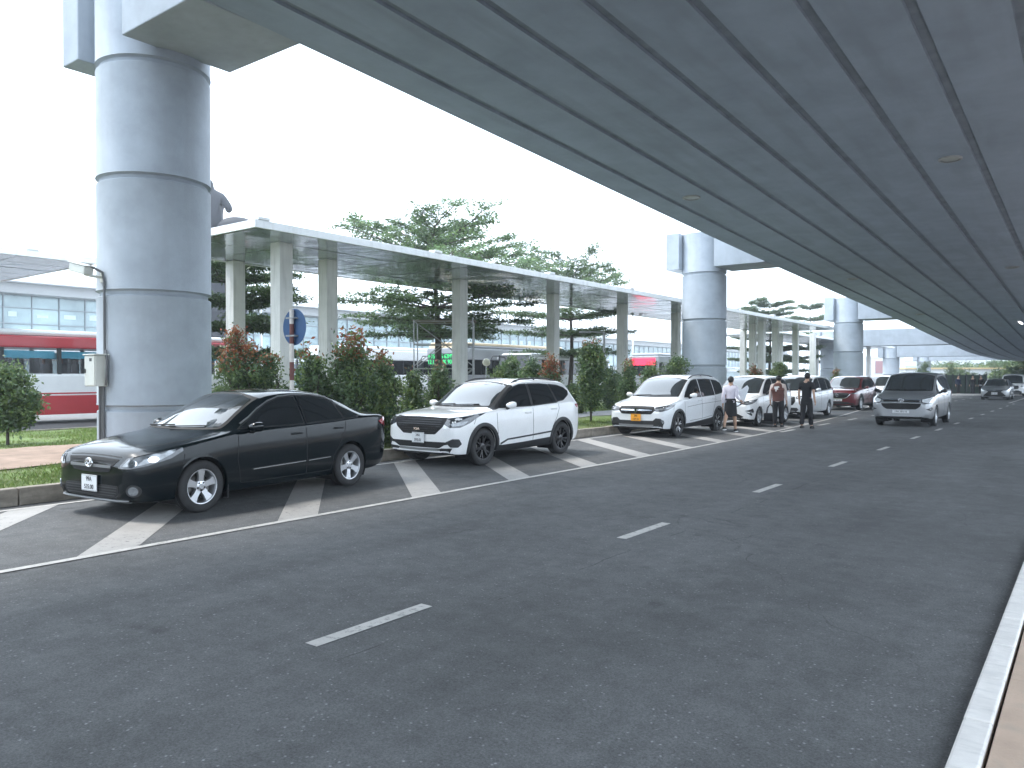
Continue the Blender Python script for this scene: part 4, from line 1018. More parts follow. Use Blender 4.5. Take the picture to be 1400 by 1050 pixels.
# ------------------------------------------------------------------ viaduct deck, piers
ZD = [(-60, 10.6), (-40, 9.83), (8, 7.87), (35.3, 6.76), (62.6, 5.9), (90, 4.88), (105, 4.42), (117, 4.26), (135, 4.18), (165, 4.40), (230, 5.0)]
def zd(y): return lerp_curve(ZD, y)
def off(y): return 0.
X0, X1 = -11.8, 4.8
prof = [(X0, 1.9, 0), (X0, 0, 0)]
g = X0 + 1.0
while g < X1 - .5:
    prof += [(g - .098, 0, 1), (g - .085, .055, 1), (g + .085, .055, 1), (g + .098, 0, 0)]; g += 1.4
prof += [(X1, 0, 0), (X1, 1.9, 0)]
sy = [-45 + 3. * i for i in range(90)]
b = MB(); n = len(prof); vs = [(x + off(y), y, zd(y) + h) for y in sy for x, h, q in prof]
b.v = vs; ks, kg = b.mi(SOFFIT), b.mi(GROOVE)
for j in range(len(sy) - 1):
    for i in range(n):
        a, c = j * n + i, j * n + (i + 1) % n
        b.f.append([a, c, c + n, a + n]); b.sm.append(False)
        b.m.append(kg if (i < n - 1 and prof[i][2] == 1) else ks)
tag(b.build('viaduct_deck', None, fix=True), 'grey concrete viaduct deck with dark lengthwise grooves over the road', 'viaduct')
PIER_LABEL = {8.0: 'huge round concrete pier with a grey switch box behind the black saloon', 35.3: 'round concrete pier behind the white people carrier with orange plate',
    62.6: 'round concrete pier behind the dark red crossover', 90: 'pale far pier whose long beam shows right of the third pier', 117: 'small distant pier above the silver people carrier', 144.5: 'smallest and farthest pier under the viaduct'}
def pier(y, cx, r=1.05):
    z = zd(y); t = thing('viaduct_pier', PIER_LABEL[y], 'pier', (cx, y, 0), 0, 'piers of the viaduct')
    b = MB(); pr = [(r, .05)]
    def groove(h): return [(r, h - .075), (r - .012, h - .065), (r - .06, h - .045), (r - .06, h + .02), (r - .05, h + .03), (r + .012, h + .055), (r, h + .075)]
    hs = [z - .22 - 2.2 * q for q in (3, 2, 1, 0) if z - .22 - 2.2 * q > .5]
    for h in hs: pr += groove(h)
    pr += [(r, z + 1.7), (0, z + 1.7)]
    b.lathe(pr, 72); b.build('column', CONC, t, angle=35, fix=True)
    b = MB(); xe = X0 + off(y) - cx
    b.box(.93, xe - .004, -1.1, 1.1, z, z + 1.75, None, .02); b.build('cap_beam', CONC, t)
    b = MB(); b.box(-1.5, -.82, -1.1, 1.1, z, z + 1.75, None, .02); b.build('beam_stub', CONC, t)
    return t
for y in (8.0, 35.3, 62.6): pier(y, -15.1)
pier(90, -23.6); pier(117, -22.6 + .0); pier(144.5, -22.4 - .5)
for i, (x, y) in enumerate([(-10.1, 3.9), (-3.0, 3.9), (-10.1, 22.6), (-3.0, 22.6), (-9.75, 41.2), (-3.0, 41.2), (-9.75, 60), (-3, 60)]):
    if i == 0:
        L0 = thing('soffit_lamp', '', 'lamp', (x, y, zd(y)), 0, 'round lamps under the viaduct deck')
        b = MB(); b.lathe([(.27, .01), (.28, -.03), (.25, -.04), (.22, -.035)], 28); b.build('lamp_ring', GALV, L0)
        b = MB(); b.lathe([(.22, -.025), (.12, -.03), (0, -.03)], 28); b.build('lamp_lens', mat('frosted_lens', (.42, .44, .42), .2), L0); q = L0
    else: q = copy_tree(L0)
    q.location = (x, y, zd(y) - .001); q['label'] = 'unlit round lamp set in the viaduct soffit'
    sl = (zd(y + 1) - zd(y - 1)) / 2; q.rotation_euler = (math.atan(sl), 0, 0)
t = thing('tube_lamp', 'white tube lamp under the deck near the photo right edge', 'lamp', (-4.4, 68, zd(68) - .10)); b = MB(); b.box(-.09, .09, -1.6, 1.6, 0, .1, None, .01); b.build('lamp_housing', WHITEM, t)
b = MB(); b.box(-.05, .05, -1.5, 1.5, -.06, 0, None, .02); b.build('tube', mat('lit_tube', (.8, .8, .8), .4, emit=(1, 1, 1), estr=2.5), t)

# ------------------------------------------------------------------ switch box, camera and conduit on the first pier
def on_pier(px, x0=-15.1, y0=8.0, r=1.05):
    k = (px - 700) / 1050; dx, dy = k * CY - SY, k * SY + CY
    a = dx * dx + dy * dy; bq = -2 * (dx * x0 + dy * y0); c = x0 * x0 + y0 * y0 - r * r
    d = (-bq - math.sqrt(max(0, bq * bq - 4 * a * c))) / (2 * a); return dx * d, dy * d, d
def zpx(py, d): return CAMH + (514 - py) / 1050 * d
BOXG = mat('cabinet_paint', (.52, .535, .50), .5, var=.06)
PIPE = mat('conduit_grey', (.10, .105, .11), .5)
px_, py_, dd = on_pier(141); ang = math.atan2(py_ - 8.0, px_ + 15.1)
bx, by = -15.1 + 1.05 * math.cos(ang), 8.0 + 1.05 * math.sin(ang)
t = thing('switch_box', 'grey steel switch box fixed on the first round pier above the conduits', 'switch box', (bx, by, zpx(528, dd)), ang + PI / 2)
b = MB(); b.box(-.20, .20, -.24, -.01, 0, .58, None, .012); c = b.build('cabinet', BOXG, t)
b = MB(); b.box(-.185, .185, -.255, -.241, .015, .565, None, .006); d_ = b.build('cabinet_door', BOXG, t)
b = MB(); b.box(-.16, -.135, -.275, -.256, .25, .33); b.build('handle', DARKM, d_)
b = MB(); b.box(.0, .09, -.2575, -.2555, .47, .53); b.build('label_plate', PLATEK, d_)
b = MB(); b.box(-.23, .23, -.27, 0, .585, .61, None, .006); b.build('rain_hood', BOXG, t)
t = thing('conduit', 'dark conduit pipes running down the first pier from the camera to the grass', 'conduit', (bx, by, .25), ang + PI / 2)
zb_ = zpx(528, dd) - .25; zc = zpx(368, dd) - .25
for x, z0, z1, rr in ((-.07, .0, zb_, .022), (.0, 0, zb_, .016), (.07, 0, zb_, .022)):
    b = MB(); b.tube([(x, -.03, z0), (x, -.03, z1)], rr, 8); b.build('pipe', PIPE, t)
b = MB(); b.tube([(.12, -.03, zb_ + .61), (.12, -.03, zc - .25), (.11, -.06, zc - .08), (.02, -.22, zc + .02), (-.1, -.3, zc + .03)], .024, 8); b.build('pipe', PIPE, t)
b = MB(); b.tube([(.22, -.06, zb_ + .02), (.27, -.07, zb_ + .2), (.27, -.06, zb_ + .5), (.16, -.03, zb_ + .68)], .022, 8); b.build('pipe', PIPE, t)
t = thing('security_camera', 'pale boxy security camera on a bracket high on the first pier', 'camera', (bx, by, zpx(372, dd)), ang + PI / 2)
b = MB(); M = Matrix.Translation((-.28, -.26, .05)) @ Matrix.Rotation(R(12), 4, 'Y')
b.box(-.30, .30, -.09, .09, -.08, .08, None, .02, M); b.build('camera_housing', BOXG, t)
b = MB(); b.box(-.36, .32, -.105, .105, .085, .10, None, .006, M); b.build('sun_shield', BOXG, t)
b = MB(); b.lathe([(0, -.302), (.05, -.302), (.055, -.29)], 16, 'X', None, True, M); b.build('lens', GLASS, t)
b = MB(); b.tube([(0, 0, -.1), (0, -.2, -.1), (-.15, -.26, -.06)], .028, 8); b.box(-.06, .06, -.02, .0, -.2, .0); b.build('bracket', BOXG, t)

# ------------------------------------------------------------------ walkway canopies
def canopy(name_label, x0, x1, y0, y1, z, posts, pw=.43, tint=None):
    cx, cy = (x0 + x1) / 2, (y0 + y1) / 2
    t = thing('walkway_canopy', name_label, 'canopy', (cx, cy, 0))
    b = MB(); b.box(x0 - cx, x1 - cx, y0 - cy, y1 - cy, z - .06, z + .08, None, .0); b.build('roof_slab', WHITEM, t)
    # polished panels under the slab, each tilted a hair so that reflections break at the joints
    b = MB(); rr = random.Random(int(y0)); ny = max(1, int((y1 - y0) / 2.1)); nx = max(1, int((x1 - x0) / 1.45))
    for j in range(ny):
        for i in range(nx):
            xa, xb = x0 - cx + .08 + (x1 - x0 - .16) * i / nx, x0 - cx + .08 + (x1 - x0 - .16) * (i + 1) / nx; ya, yb = y0 - cy + .08 + (y1 - y0 - .16) * j / ny, y0 - cy + .08 + (y1 - y0 - .16) * (j + 1) / ny
            h = [z - .085 + rr.uniform(-.008, .008) for _ in range(4)]
            b.add([(xa + .01, ya + .01, h[0]), (xb - .01, ya + .01, h[1]), (xb - .01, yb - .01, h[2]), (xa + .01, yb - .01, h[3])], [(0, 3, 2, 1)])
    b.build('soffit_panels', MIRROR, t, fix=False)
    f = .06
    for (xa, xb, ya, yb) in ((x1, x1 + f, y0 - f, y1 + f), (x0 - f, x0, y0 - f, y1 + f), (x0, x1, y0 - f, y0), (x0, x1, y1, y1 + f)):
        b = MB(); b.box(xa - cx, xb - cx, ya - cy, yb - cy, z - .10, z + .10, None, .008); b.build('fascia', WHITEM, t)
    yb = y0 + .02
    while yb < y1:
        b = MB(); b.box(x1 - cx - .2, x1 - cx + .075, yb - cy, yb - cy + .34, z + .102, z + .18, None, .01); b.build('fascia_bracket', WHITEM, t); yb += 6.35
    for x, y in posts:
        b = MB(); b.box(x - cx - pw / 2, x - cx + pw / 2, y - cy - pw / 2, y - cy + pw / 2, .1, z - .09, None, .012)
        o = b.build('post', POSTM, t)
    return t
HC = 5.42
posts = [(-17.95, 13.1), (-22.0, 14.3)] + [(-19.4, 15.9 + 6.35 * k) for k in range(0, 6)]
for px in (1029, 1060, 1087.5, 1111): posts.append((-19.4, on_line(px, -19.4)[0]))
posts += [(-22.4, on_line(1016, -22.4)[0]), (-17.9, on_line(1041, -17.9)[0])]
canopy('long white walkway canopy with mirror underside behind the piers', -22.3, -16.5, 11.3, 64, HC, posts)
canopy('second walkway canopy with mirror underside above the red coach', -34.0, -26.1, -22, 11.8, HC, [(-30, -16), (-30, -9), (-30, -2.5), (-30, 4), (-30, 9.8)][:3])
canopy('far low walkway canopy beyond the second pier', -27, -21.3, 66, 112, HC, [(-24, y) for y in (74, 86, 98, 110)])
# ------------------------------------------------------------------ foliage
import numpy as np
def leaf_mat(name, rough=.45, trans=.32):
    m = bpy.data.materials.new(name); m.use_nodes = True; nt = m.node_tree; N = nt.nodes; L = nt.links; b = N['Principled BSDF']
    a = N.new('ShaderNodeAttribute'); a.attribute_name = 'leaf_colour'; L.new(a.outputs['Color'], b.inputs['Base Color'])
    b.inputs['Roughness'].default_value = rough; b.inputs['Specular IOR Level'].default_value = .4
    tr = N.new('ShaderNodeBsdfTranslucent'); L.new(a.outputs['Color'], tr.inputs['Color'])
    mx = N.new('ShaderNodeMixShader'); mx.inputs[0].default_value = trans; L.new(b.outputs[0], mx.inputs[1]); L.new(tr.outputs[0], mx.inputs[2])
    L.new(mx.outputs[0], N['Material Output'].inputs['Surface']); return m
LEAF = leaf_mat('leaf'); GRASSM = leaf_mat('grass_blade', .6, .2)
BARK = mat('bark', (.075, .06, .05), .9, var=.3, vscale=6, bump=.6, bscale=20)
def leaves(name, P, size, col, parent, rng, flat=.0, aspect=.5, m=None, loc=(0, 0, 0)):
    """P: leaf positions; one folded leaf (two triangles sharing the midrib) each, as ONE mesh"""
    n = len(P)
    d = rng.normal(size=(n, 3)); d[:, 2] *= (1 - flat); d /= np.linalg.norm(d, axis=1)[:, None] + 1e-9
    u = rng.normal(size=(n, 3)); u[:, 2] += 3 * flat; u -= d * (u * d).sum(1)[:, None]; u /= np.linalg.norm(u, axis=1)[:, None] + 1e-9
    w = np.cross(d, u)
    s = (size * rng.uniform(.65, 1.25, n))[:, None]
    tip = P + d * s; side1 = P + d * s * .45 + w * s * aspect * .5 + u * s * .08; side2 = P + d * s * .45 - w * s * aspect * .5 + u * s * .08
    V = np.stack([P, side1, tip, side2], 1).reshape(-1, 3)
    me = bpy.data.meshes.new(name); me.vertices.add(4 * n); me.vertices.foreach_set('co', V.astype(np.float32).ravel())
    idx = np.arange(n)[:, None] * 4 + np.array([[0, 1, 2, 0, 2, 3]])
    me.loops.add(6 * n); me.loops.foreach_set('vertex_index', idx.ravel().astype(np.int32))
    me.polygons.add(2 * n); me.polygons.foreach_set('loop_start', np.arange(0, 6 * n, 3, dtype=np.int32)); me.polygons.foreach_set('loop_total', np.full(2 * n, 3, np.int32))
    me.update(calc_edges=True)
    at = me.color_attributes.new('leaf_colour', 'FLOAT_COLOR', 'POINT')
    c4 = np.concatenate([np.repeat(col, 4, 0), np.ones((4 * n, 1))], 1); at.data.foreach_set('color', c4.astype(np.float32).ravel())
    me.materials.append(m or LEAF)
    return link(name, me, parent, loc)
GREENS = np.array([(.082, .132, .056), (.062, .108, .052), (.105, .155, .058), (.085, .125, .066), (.14, .19, .065)])
def clumps(blobs, k, per, sp, rng, shell=.55):
    """leaf positions gathered in twig clumps spread through ellipsoids"""
    vol = np.array([b[3] * b[4] * b[5] for b in blobs]) ** .8; pick = rng.choice(len(blobs), k, p=vol / vol.sum())
    C = []
    for i in pick:
        b = blobs[i]; v = rng.normal(size=3); v /= np.linalg.norm(v); r = rng.uniform(shell ** 2, 1) ** .5
        C.append((b[0] + v[0] * r * b[3], b[1] + v[1] * r * b[4], b[2] + v[2] * r * b[5]))
    C = np.array(C); sh = rng.uniform(.72, 1.32, k); hue = rng.integers(0, len(GREENS), k)
    P = np.repeat(C, per, 0) + rng.normal(size=(k * per, 3)) * sp
    return P, np.repeat(sh, per), np.repeat(hue, per), C
def shrub(x, y, h, w, label, seed, red=0., z0=None, trunk=.0, conical=True, group='shrubs along the verge', dens=1., name='shrub'):
    rng = np.random.default_rng(seed); z0 = vz(x) if z0 is None else z0
    t = thing(name, label, 'shrub', (x, y, z0), 0, group)
    bl = []; nb = 9; base = trunk * h
    for i in range(nb):
        f = (i + .5) / nb; zc = base + (h - base) * f
        rad = w / 2 * ((1.02 - .72 * f ** 1.6) if conical else math.sin(PI * (.18 + .74 * f)) ** .7) * rng.uniform(.85, 1.1)
        for q in range(3):
            a = rng.uniform(0, 2 * PI); bl.append((math.cos(a) * rad * .42, math.sin(a) * rad * .42, zc, rad * .62, rad * .62, (h - base) / nb * 1.05))
    k = int(300 * dens * (h * w / 3) ** .6); per = 34
    P, sh, hue, C = clumps(bl, k, per, .085, rng, .35)
    P[:, 2] = np.clip(P[:, 2], .03, None)
    col = GREENS[hue] * sh[:, None] * rng.uniform(.95, 1.4, len(P))[:, None]
    if red > 0:
        hz = (P[:, 2] - base) / (h - base); out = np.hypot(P[:, 0], P[:, 1]) / (w / 2)
        pr = np.clip((hz - (1 - red)) / .25, 0, 1) * .75 + np.clip(hz * 1.1 + out * .5 - 1.1, 0, .25) * red
        mk = rng.random(len(P)) < pr
        rc = np.array([(.30, .085, .04), (.22, .075, .04), (.34, .14, .06), (.17, .10, .04)])[rng.integers(0, 4, len(P))]
        col[mk] = rc[mk]
    leaves('foliage', P, .095, col, t, rng)
    b = MB(); ns = 4 if trunk < .1 else 1
    for i in range(ns):
        a = rng.uniform(0, 2 * PI); e = .25 * w * (i > 0)
        b.tube([(0, 0, -.1), (math.cos(a) * e * .3, math.sin(a) * e * .3, h * .3), (math.cos(a) * e, math.sin(a) * e, h * .75)], [.035, .028, .008], 6)
    for i in range(18):
        c = C[rng.integers(0, len(C))]; b.tube([(0, 0, max(base * .7, c[2] * .55)), tuple(c)], [.012, .004], 5, caps=False)
    b.build('stem', BARK, t)
    return t
def tree(x, y, h, rad, label, seed, tiers, bare=.3, z0=.1, thick=.14, n_leaf=1., lean=(0, 0), group='layered trees beyond the canopy', tone=1., leaf=.17):
    """layered tree: straight trunk, whorls of spreading limbs, flat sprays of leaves along the twigs"""
    rng = np.random.default_rng(seed); t = thing('layered_tree', label, 'tree', (x, y, z0), 0, group)
    b = MB(); P = []; T = []
    tr = [(lean[0] * f + .06 * math.sin(f * 7 + seed), lean[1] * f + .06 * math.cos(f * 5 + seed), h * .97 * f) for f in [i / 10 for i in range(11)]]
    b.tube(tr, [thick * (1 - .85 * i / 10) + .012 for i in range(11)], 9)
    for (f, rr, nb, rise) in tiers:
        zc = h * f; r0 = rad * rr; a0 = rng.uniform(0, 2 * PI)
        bx_, by_ = lean[0] * f, lean[1] * f
        for i in range(nb):
            a = a0 + 2 * PI * i / nb + rng.uniform(-.3, .3); L_ = r0 * rng.uniform(.72, 1.1); pts = []; up = rise * rng.uniform(.7, 1.3)
            for q in range(7):
                s = q / 6; aa = a + .18 * math.sin(s * 4 + i); pts.append((bx_ + math.cos(aa) * L_ * s, by_ + math.sin(aa) * L_ * s, zc + L_ * up * (1 - (1 - s) ** 1.7) * .9 + .04 * math.sin(s * 9 + i)))
            th = thick * .42 * (1 - .6 * f); b.tube(pts, [th * (1 - .85 * q / 6) + .006 for q in range(7)], 6, caps=False)
            # side twigs in the plane of the limb
            for q in range(1, 7):
                for sd in (-1, 1):
                    for rep in range(2):
                        s = (q - rng.uniform(0, .9)) / 6; p0 = np.array(pts[int(s * 6)]); p1 = np.array(pts[min(6, int(s * 6) + 1)]); p = p0 + (p1 - p0) * (s * 6 % 1)
                        an = a + sd * rng.uniform(.5, 1.15); tl = L_ * rng.uniform(.16, .36) * (1.15 - .5 * s)
                        e = p + np.array([math.cos(an) * tl, math.sin(an) * tl, tl * up * .6 + rng.normal() * .06])
                        if s > .12:
                            b.tube([tuple(p), tuple((p + e) / 2 + np.array([0, 0, .03])), tuple(e)], [.016, .01, .004], 4, caps=False)
                            m_ = int(72 * n_leaf * tl + 16)
                            ss = rng.uniform(.15, 1.08, m_) ** .7
                            pos = p + (e - p) * ss[:, None] + rng.normal(size=(m_, 3)) * np.array([.15, .15, .055])
                            P.append(pos); T.append(np.full(m_, rng.uniform(.7, 1.3)))
            m_ = int(80 * n_leaf); pos = np.array(pts[6]) + rng.normal(size=(m_, 3)) * np.array([.26, .26, .08]); P.append(pos); T.append(np.full(m_, rng.uniform(.8, 1.3)))
    b.build('trunk', BARK, t)
    P = np.concatenate(P); T = np.concatenate(T)
    col = GREENS[rng.integers(0, 4, len(P))] * T[:, None] * rng.uniform(.8, 1.2, len(P))[:, None] * tone
    leaves('crown', P, leaf, col, t, rng, .6, .42)
    return t
yy, _ = on_line(597, -25.)
tree(-25, yy, 8.3, 5.3, 'big layered tree behind the scaffold, its crown above the canopy', 5, [(.42, .80, 5, .02), (.49, 1.0, 7, .03), (.58, 1.05, 7, .06), (.72, 1.12, 10, .20), (.78, .95, 8, .34), (.83, .75, 7, .5), (.88, .5, 5, .75)], thick=.22, n_leaf=.58, tone=1.35)
yy, _ = on_line(780, -25.)
tree(-25, yy, 7.9, 4.5, 'slender layered tree with a feathery top behind the canopy, by the street lamp', 11, [(.36, .75, 5, .05), (.50, .95, 6, .06), (.62, 1.0, 6, .12), (.74, .95, 7, .34), (.80, .85, 6, .52), (.86, .62, 6, .8)], thick=.15, n_leaf=.5, tone=1.2)
yy, _ = on_line(322, -25.)
tree(-25.5, yy, 6.4, 3.0, 'smaller layered tree just right of the first round pier', 17, [(.35, .8, 5, .1), (.5, 1.0, 6, .12), (.64, .95, 6, .15), (.78, .8, 6, .25), (.9, .5, 5, .4)], thick=.12, n_leaf=1.1)
yy, _ = on_line(1052, -27.)
tree(-27, yy, 8.9, 4.6, 'dark leafy tree behind the posts right of the second pier', 23, [(.2, .8, 6, .1), (.34, 1., 7, .1), (.46, 1.0, 7, .1), (.58, .95, 6, .15), (.72, .8, 6, .2), (.86, .7, 5, .3), (.97, .45, 5, .3)], thick=.16, n_leaf=1.6)
yy, _ = on_line(1100, -27.)
tree(-27.5, yy + 4, 10.4, 4.2, 'thin layered tree with a sparse top over the far canopy', 29, [(.3, .8, 6, .1), (.45, 1., 6, .1), (.6, .9, 6, .1), (.8, .7, 5, .1), (.92, .4, 5, .3)], thick=.13, n_leaf=.9)
TOP = {326: 452, 368: 482, 428: 474, 482: 456, 524: 484, 566: 500, 600: 498, 697: 487, 727: 492, 753: 486, 808: 466, 860: 490, 890: 498, 926: 488, 786: 524, 838: 502, 1033: 500, 1067: 494, 1144: 505}
# shrubs: picture column, distance line, height, width
for px, x, h, w, label, seed, red, tr, con in (
    (326, -16.6, 2.45, 1.5, 'tall shrub with coppery red tips right beside the first round pier', 1, .40, 0, True),
    (368, -16.3, 1.75, 1.0, 'rounded green shrub left of the striped sign pole', 2, .12, 0, True),
    (428, -12.6, 2.05, 1.05, 'green shrub just right of the striped sign pole', 3, .12, 0, True),
    (482, -12.3, 2.50, 1.45, 'largest bushy shrub with a red tip above the black saloon', 4, .24, 0, True),
    (524, -12.1, 2.0, 1.0, 'dark green shrub at the tail of the black saloon', 6, .14, 0, True),
    (566, -12.6, 1.65, .62, 'narrow yellow green shrub left of the white crossover', 7, .06, 0, True),
    (600, -12.6, 1.75, .85, 'round topped shrub in front of the scaffold', 8, .05, 0, False),
    (697, -13.0, 2.2, 1.2, 'pale green shrub above the roof of the white crossover', 9, .0, 0, False),
    (727, -13.6, 2.2, .9, 'dark shrub between the pale shrub and the red tipped one', 10, .0, 0, False),
    (753, -12.7, 2.1, .95, 'shrub with a bright red top behind the white crossover', 12, .38, 0, True),
    (808, -12.2, 2.5, 1.0, 'tall pillar shaped shrub on a bare stem between the two white cars', 13, .06, .22, False),
    (860, -12.5, 2.2, .85, 'tall shrub left of the white people carrier with orange plate', 14, .16, 0, True),
    (890, -12.9, 2.0, .95, 'low green shrub over the bonnet of the orange plate carrier', 15, .0, 0, False),
    (926, -13.0, 2.3, 1.6, 'wide dark shrub at the foot of the second pier', 16, .0, 0, False),
    (786, -14.8, 1.5, .9, 'small shrub behind the pillar shaped shrub', 18, .0, 0, False),
    (838, -15.5, 1.9, 1.0, 'loose shrub behind the street lamp post', 19, .0, 0, False),
    (1033, -12.8, 2.25, 1.1, 'red tipped shrub over the roof of the carrier with black mirrors', 20, .35, 0, True),
    (1067, -13.0, 2.45, 1.6, 'round green shrub between the two far white carriers', 21, .0, 0, False),
    (1144, -12.8, 2.3, 1.25, 'brownish cone shaped shrub before the third pier', 22, .2, 0, True)):
    y, d = on_line(px, x); h = zpx(TOP[px], d) - vz(x) - .10; shrub(x, y, h, w * (1.22 if px < 540 else .92), label, seed, red, None, tr, con)
x, y = ground(10, 603, .36)
shrub(x, y, 1.5, 1.15, 'small round tree on thin stems at the left edge of the photo', 31, 0, None, .28, False, None, 1.3)

# grass blades: dense where the photo shows turf
rng = np.random.default_rng(4)
G = []
for (x0, x1, y0, y1, n) in ((-12.7, -11.15, -3, 9, 30000), (-22.8, -15.7, -2, 13, 46000), (-13.3, -11.15, 12.5, 36, 26000), (-18.5, -15.1, 13, 40, 16000), (-13.4, -11.15, 9, 12.5, 6000)):
    p = np.stack([rng.uniform(x0, x1, n), rng.uniform(y0, y1, n)], 1); G.append(p)
G = np.concatenate(G)
pat = np.array([noise.noise(Vector((p[0] * .8, p[1] * .8, 7.))) for p in G]); keep = rng.random(len(G)) < np.clip(.75 + pat * 1.3, .12, 1); G = G[keep]; pat = pat[keep]
zz = np.array([vz(p[0]) + bumpy(p[0], p[1]) - .01 for p in G])
n = len(G); hgt = rng.uniform(.03, .075, n) * (1 + pat); a = rng.uniform(0, 2 * PI, n); lx = rng.normal(size=n) * .035; ly = rng.normal(size=n) * .035; wd = rng.uniform(.004, .010, n)
V = np.zeros((n, 3, 3)); V[:, 0] = np.stack([G[:, 0] - np.cos(a) * wd, G[:, 1] - np.sin(a) * wd, zz], 1); V[:, 1] = np.stack([G[:, 0] + np.cos(a) * wd, G[:, 1] + np.sin(a) * wd, zz], 1); V[:, 2] = np.stack([G[:, 0] + lx, G[:, 1] + ly, zz + hgt], 1)
me = bpy.data.meshes.new('grass'); me.vertices.add(3 * n); me.vertices.foreach_set('co', V.astype(np.float32).ravel()); me.loops.add(3 * n); me.loops.foreach_set('vertex_index', np.arange(3 * n, dtype=np.int32))
me.polygons.add(n); me.polygons.foreach_set('loop_start', np.arange(0, 3 * n, 3, dtype=np.int32)); me.polygons.foreach_set('loop_total', np.full(n, 3, np.int32)); me.update(calc_edges=True)
at = me.color_attributes.new('leaf_colour', 'FLOAT_COLOR', 'POINT'); gc = np.array([(.14, .215, .045), (.18, .24, .055), (.11, .18, .04), (.24, .23, .10)])[rng.choice(4, n, p=[.4, .3, .2, .1])] * rng.uniform(.75, 1.25, n)[:, None]
at.data.foreach_set('color', np.concatenate([np.repeat(gc, 3, 0), np.ones((3 * n, 1))], 1).astype(np.float32).ravel()); me.materials.append(GRASSM)
o = link('grass', me); o['kind'] = 'stuff'; o['label'] = 'short patchy green grass growing on the verge'; o['category'] = 'grass'
# ------------------------------------------------------------------ terminal building far left
TGLASS = mat('curtain_wall_glass', (.27, .36, .38), .08, .25, var=.35, vscale=.25, spec=.8)
TGLASS2 = mat('lower_glazing', (.30, .40, .42), .08, .25, var=.3, vscale=.2)
CLAD = mat('facade_panel_white', (.62, .64, .64), .5, var=.05, vscale=.3)
CLADG = mat('facade_panel_grey', (.33, .34, .345), .55, var=.06, vscale=.3)
ROOFW = mat('terminal_roof_white', (.80, .81, .82), .4, var=.04, vscale=.2)
MULL = mat('mullion_grey', (.20, .23, .25), .4, .4)
def terminal(x, y0, y1, H, label, wing=False):
    t = thing('terminal_building', label, 'building', (x, (y0 + y1) / 2, 0)); h = (y1 - y0) / 2; r = random.Random(8)
    b = MB(); b.box(-40, -.6, -h, h, 0, H - 1.2); b.build('wall', CLADG, t)
    b = MB(); b.box(-42, 3.2, -h - 2, h + 2, H, H + .7, None, .1); b.build('roof', ROOFW, t)
    b = MB(); b.box(-38, 2.2, -h, h, H - 1.2, H - .02, None, .05); b.build('eave', CLADG, t)
    z1 = H * .36; z2 = H - 1.2
    step = 3.0; n = int(2 * h / step)
    b = MB()
    for i in range(n):
        for (a, c) in ((z1, (z1 + z2) / 2), ((z1 + z2) / 2, z2)):
            q = r.uniform(-.03, .03); y = -h + i * step
            b.add([(q, y + .02, a), (-q, y + step - .02, a), (-q * .6, y + step - .02, c), (q * .6, y + .02, c)], [(0, 1, 2, 3)], TGLASS)
    pi = mat('pale_interior', (.50, .60, .62), .3)     # pale boxes before the upper panes; their colour stands in for the lit hall
    for i in range(n):
        y = -h + i * step + .5
        if r.random() < .75: b.box(.04, .055, y, y + r.uniform(.8, 1.8), z1 + (z2 - z1) * .62, z1 + (z2 - z1) * r.uniform(.66, .74), pi)
    b.build('curtain_wall', None, t, fix=False)
    b = MB()
    for i in range(n + 1): y = -h + i * step; b.box(.02, .16, y - .05, y + .05, z1, z2)
    for z in (z1, (z1 + z2) / 2, z1 + (z2 - z1) * .78): b.box(.0, .18, -h, h, z - .06, z + .06)
    b.build('mullions', MULL, t)
    b = MB(); b.box(-.5, .5, -h, h, z1 - .9, z1 - .08); b.build('fascia_band', CLAD, t)
    b = MB()
    for i in range(n): y = -h + i * step; b.box(-.6, -.45 - .0, y + .06, y + step - .06, .2, z1 - .95)
    b.build('lower_glazing', TGLASS2, t)
    for k in range(int(2 * h / 24)):
        y = -h + 12 + 24 * k; b = MB(); b.box(.6, 6.5, y - 5, y + 5, 4.2, 4.6, None, .1); b.build('entrance_canopy', ROOFW, t)
terminal(-100, 5, 150, 12.3, 'long glass fronted terminal with a white roof across the bus yard')
terminal(-106, 156, 330, 11.6, 'farther terminal wing with beige bands beyond the glass terminal')

# ------------------------------------------------------------------ buses
BGLASS = bpy.data.materials.new('bus_window_glass'); BGLASS.use_nodes = True
_n = BGLASS.node_tree.nodes; _n['Principled BSDF'].inputs['Base Color'].default_value = (.05, .06, .065, 1); _n['Principled BSDF'].inputs['Roughness'].default_value = .03; _n['Principled BSDF'].inputs['Alpha'].default_value = .16
BW = mat('bus_white_paint', (.74, .75, .76), .3, var=.04, coat=.5); BR = mat('bus_red_paint', (.42, .018, .03), .3, var=.06, coat=.5); BB = mat('bus_blue_paint', (.02, .12, .50), .3, var=.05, coat=.5)
BG = mat('bus_grey_paint', (.30, .31, .33), .35, .3, coat=.5); BO = mat('bus_cream_roof', (.70, .56, .38), .5, var=.06); CURT = mat('blue_curtain', (.10, .50, .72), .8); SEAT = mat('bus_seat_fabric', (.10, .10, .115), .85, var=.2, vscale=4); SEATR = mat('bus_seat_head', (.22, .09, .06), .8)
LEDG = mat('led_green', (0, .05, .01), .5, emit=(.05, 1, .28), estr=.7); LEDR = mat('led_red', (.3, .0, .01), .4, emit=(1, .04, .10), estr=.8)
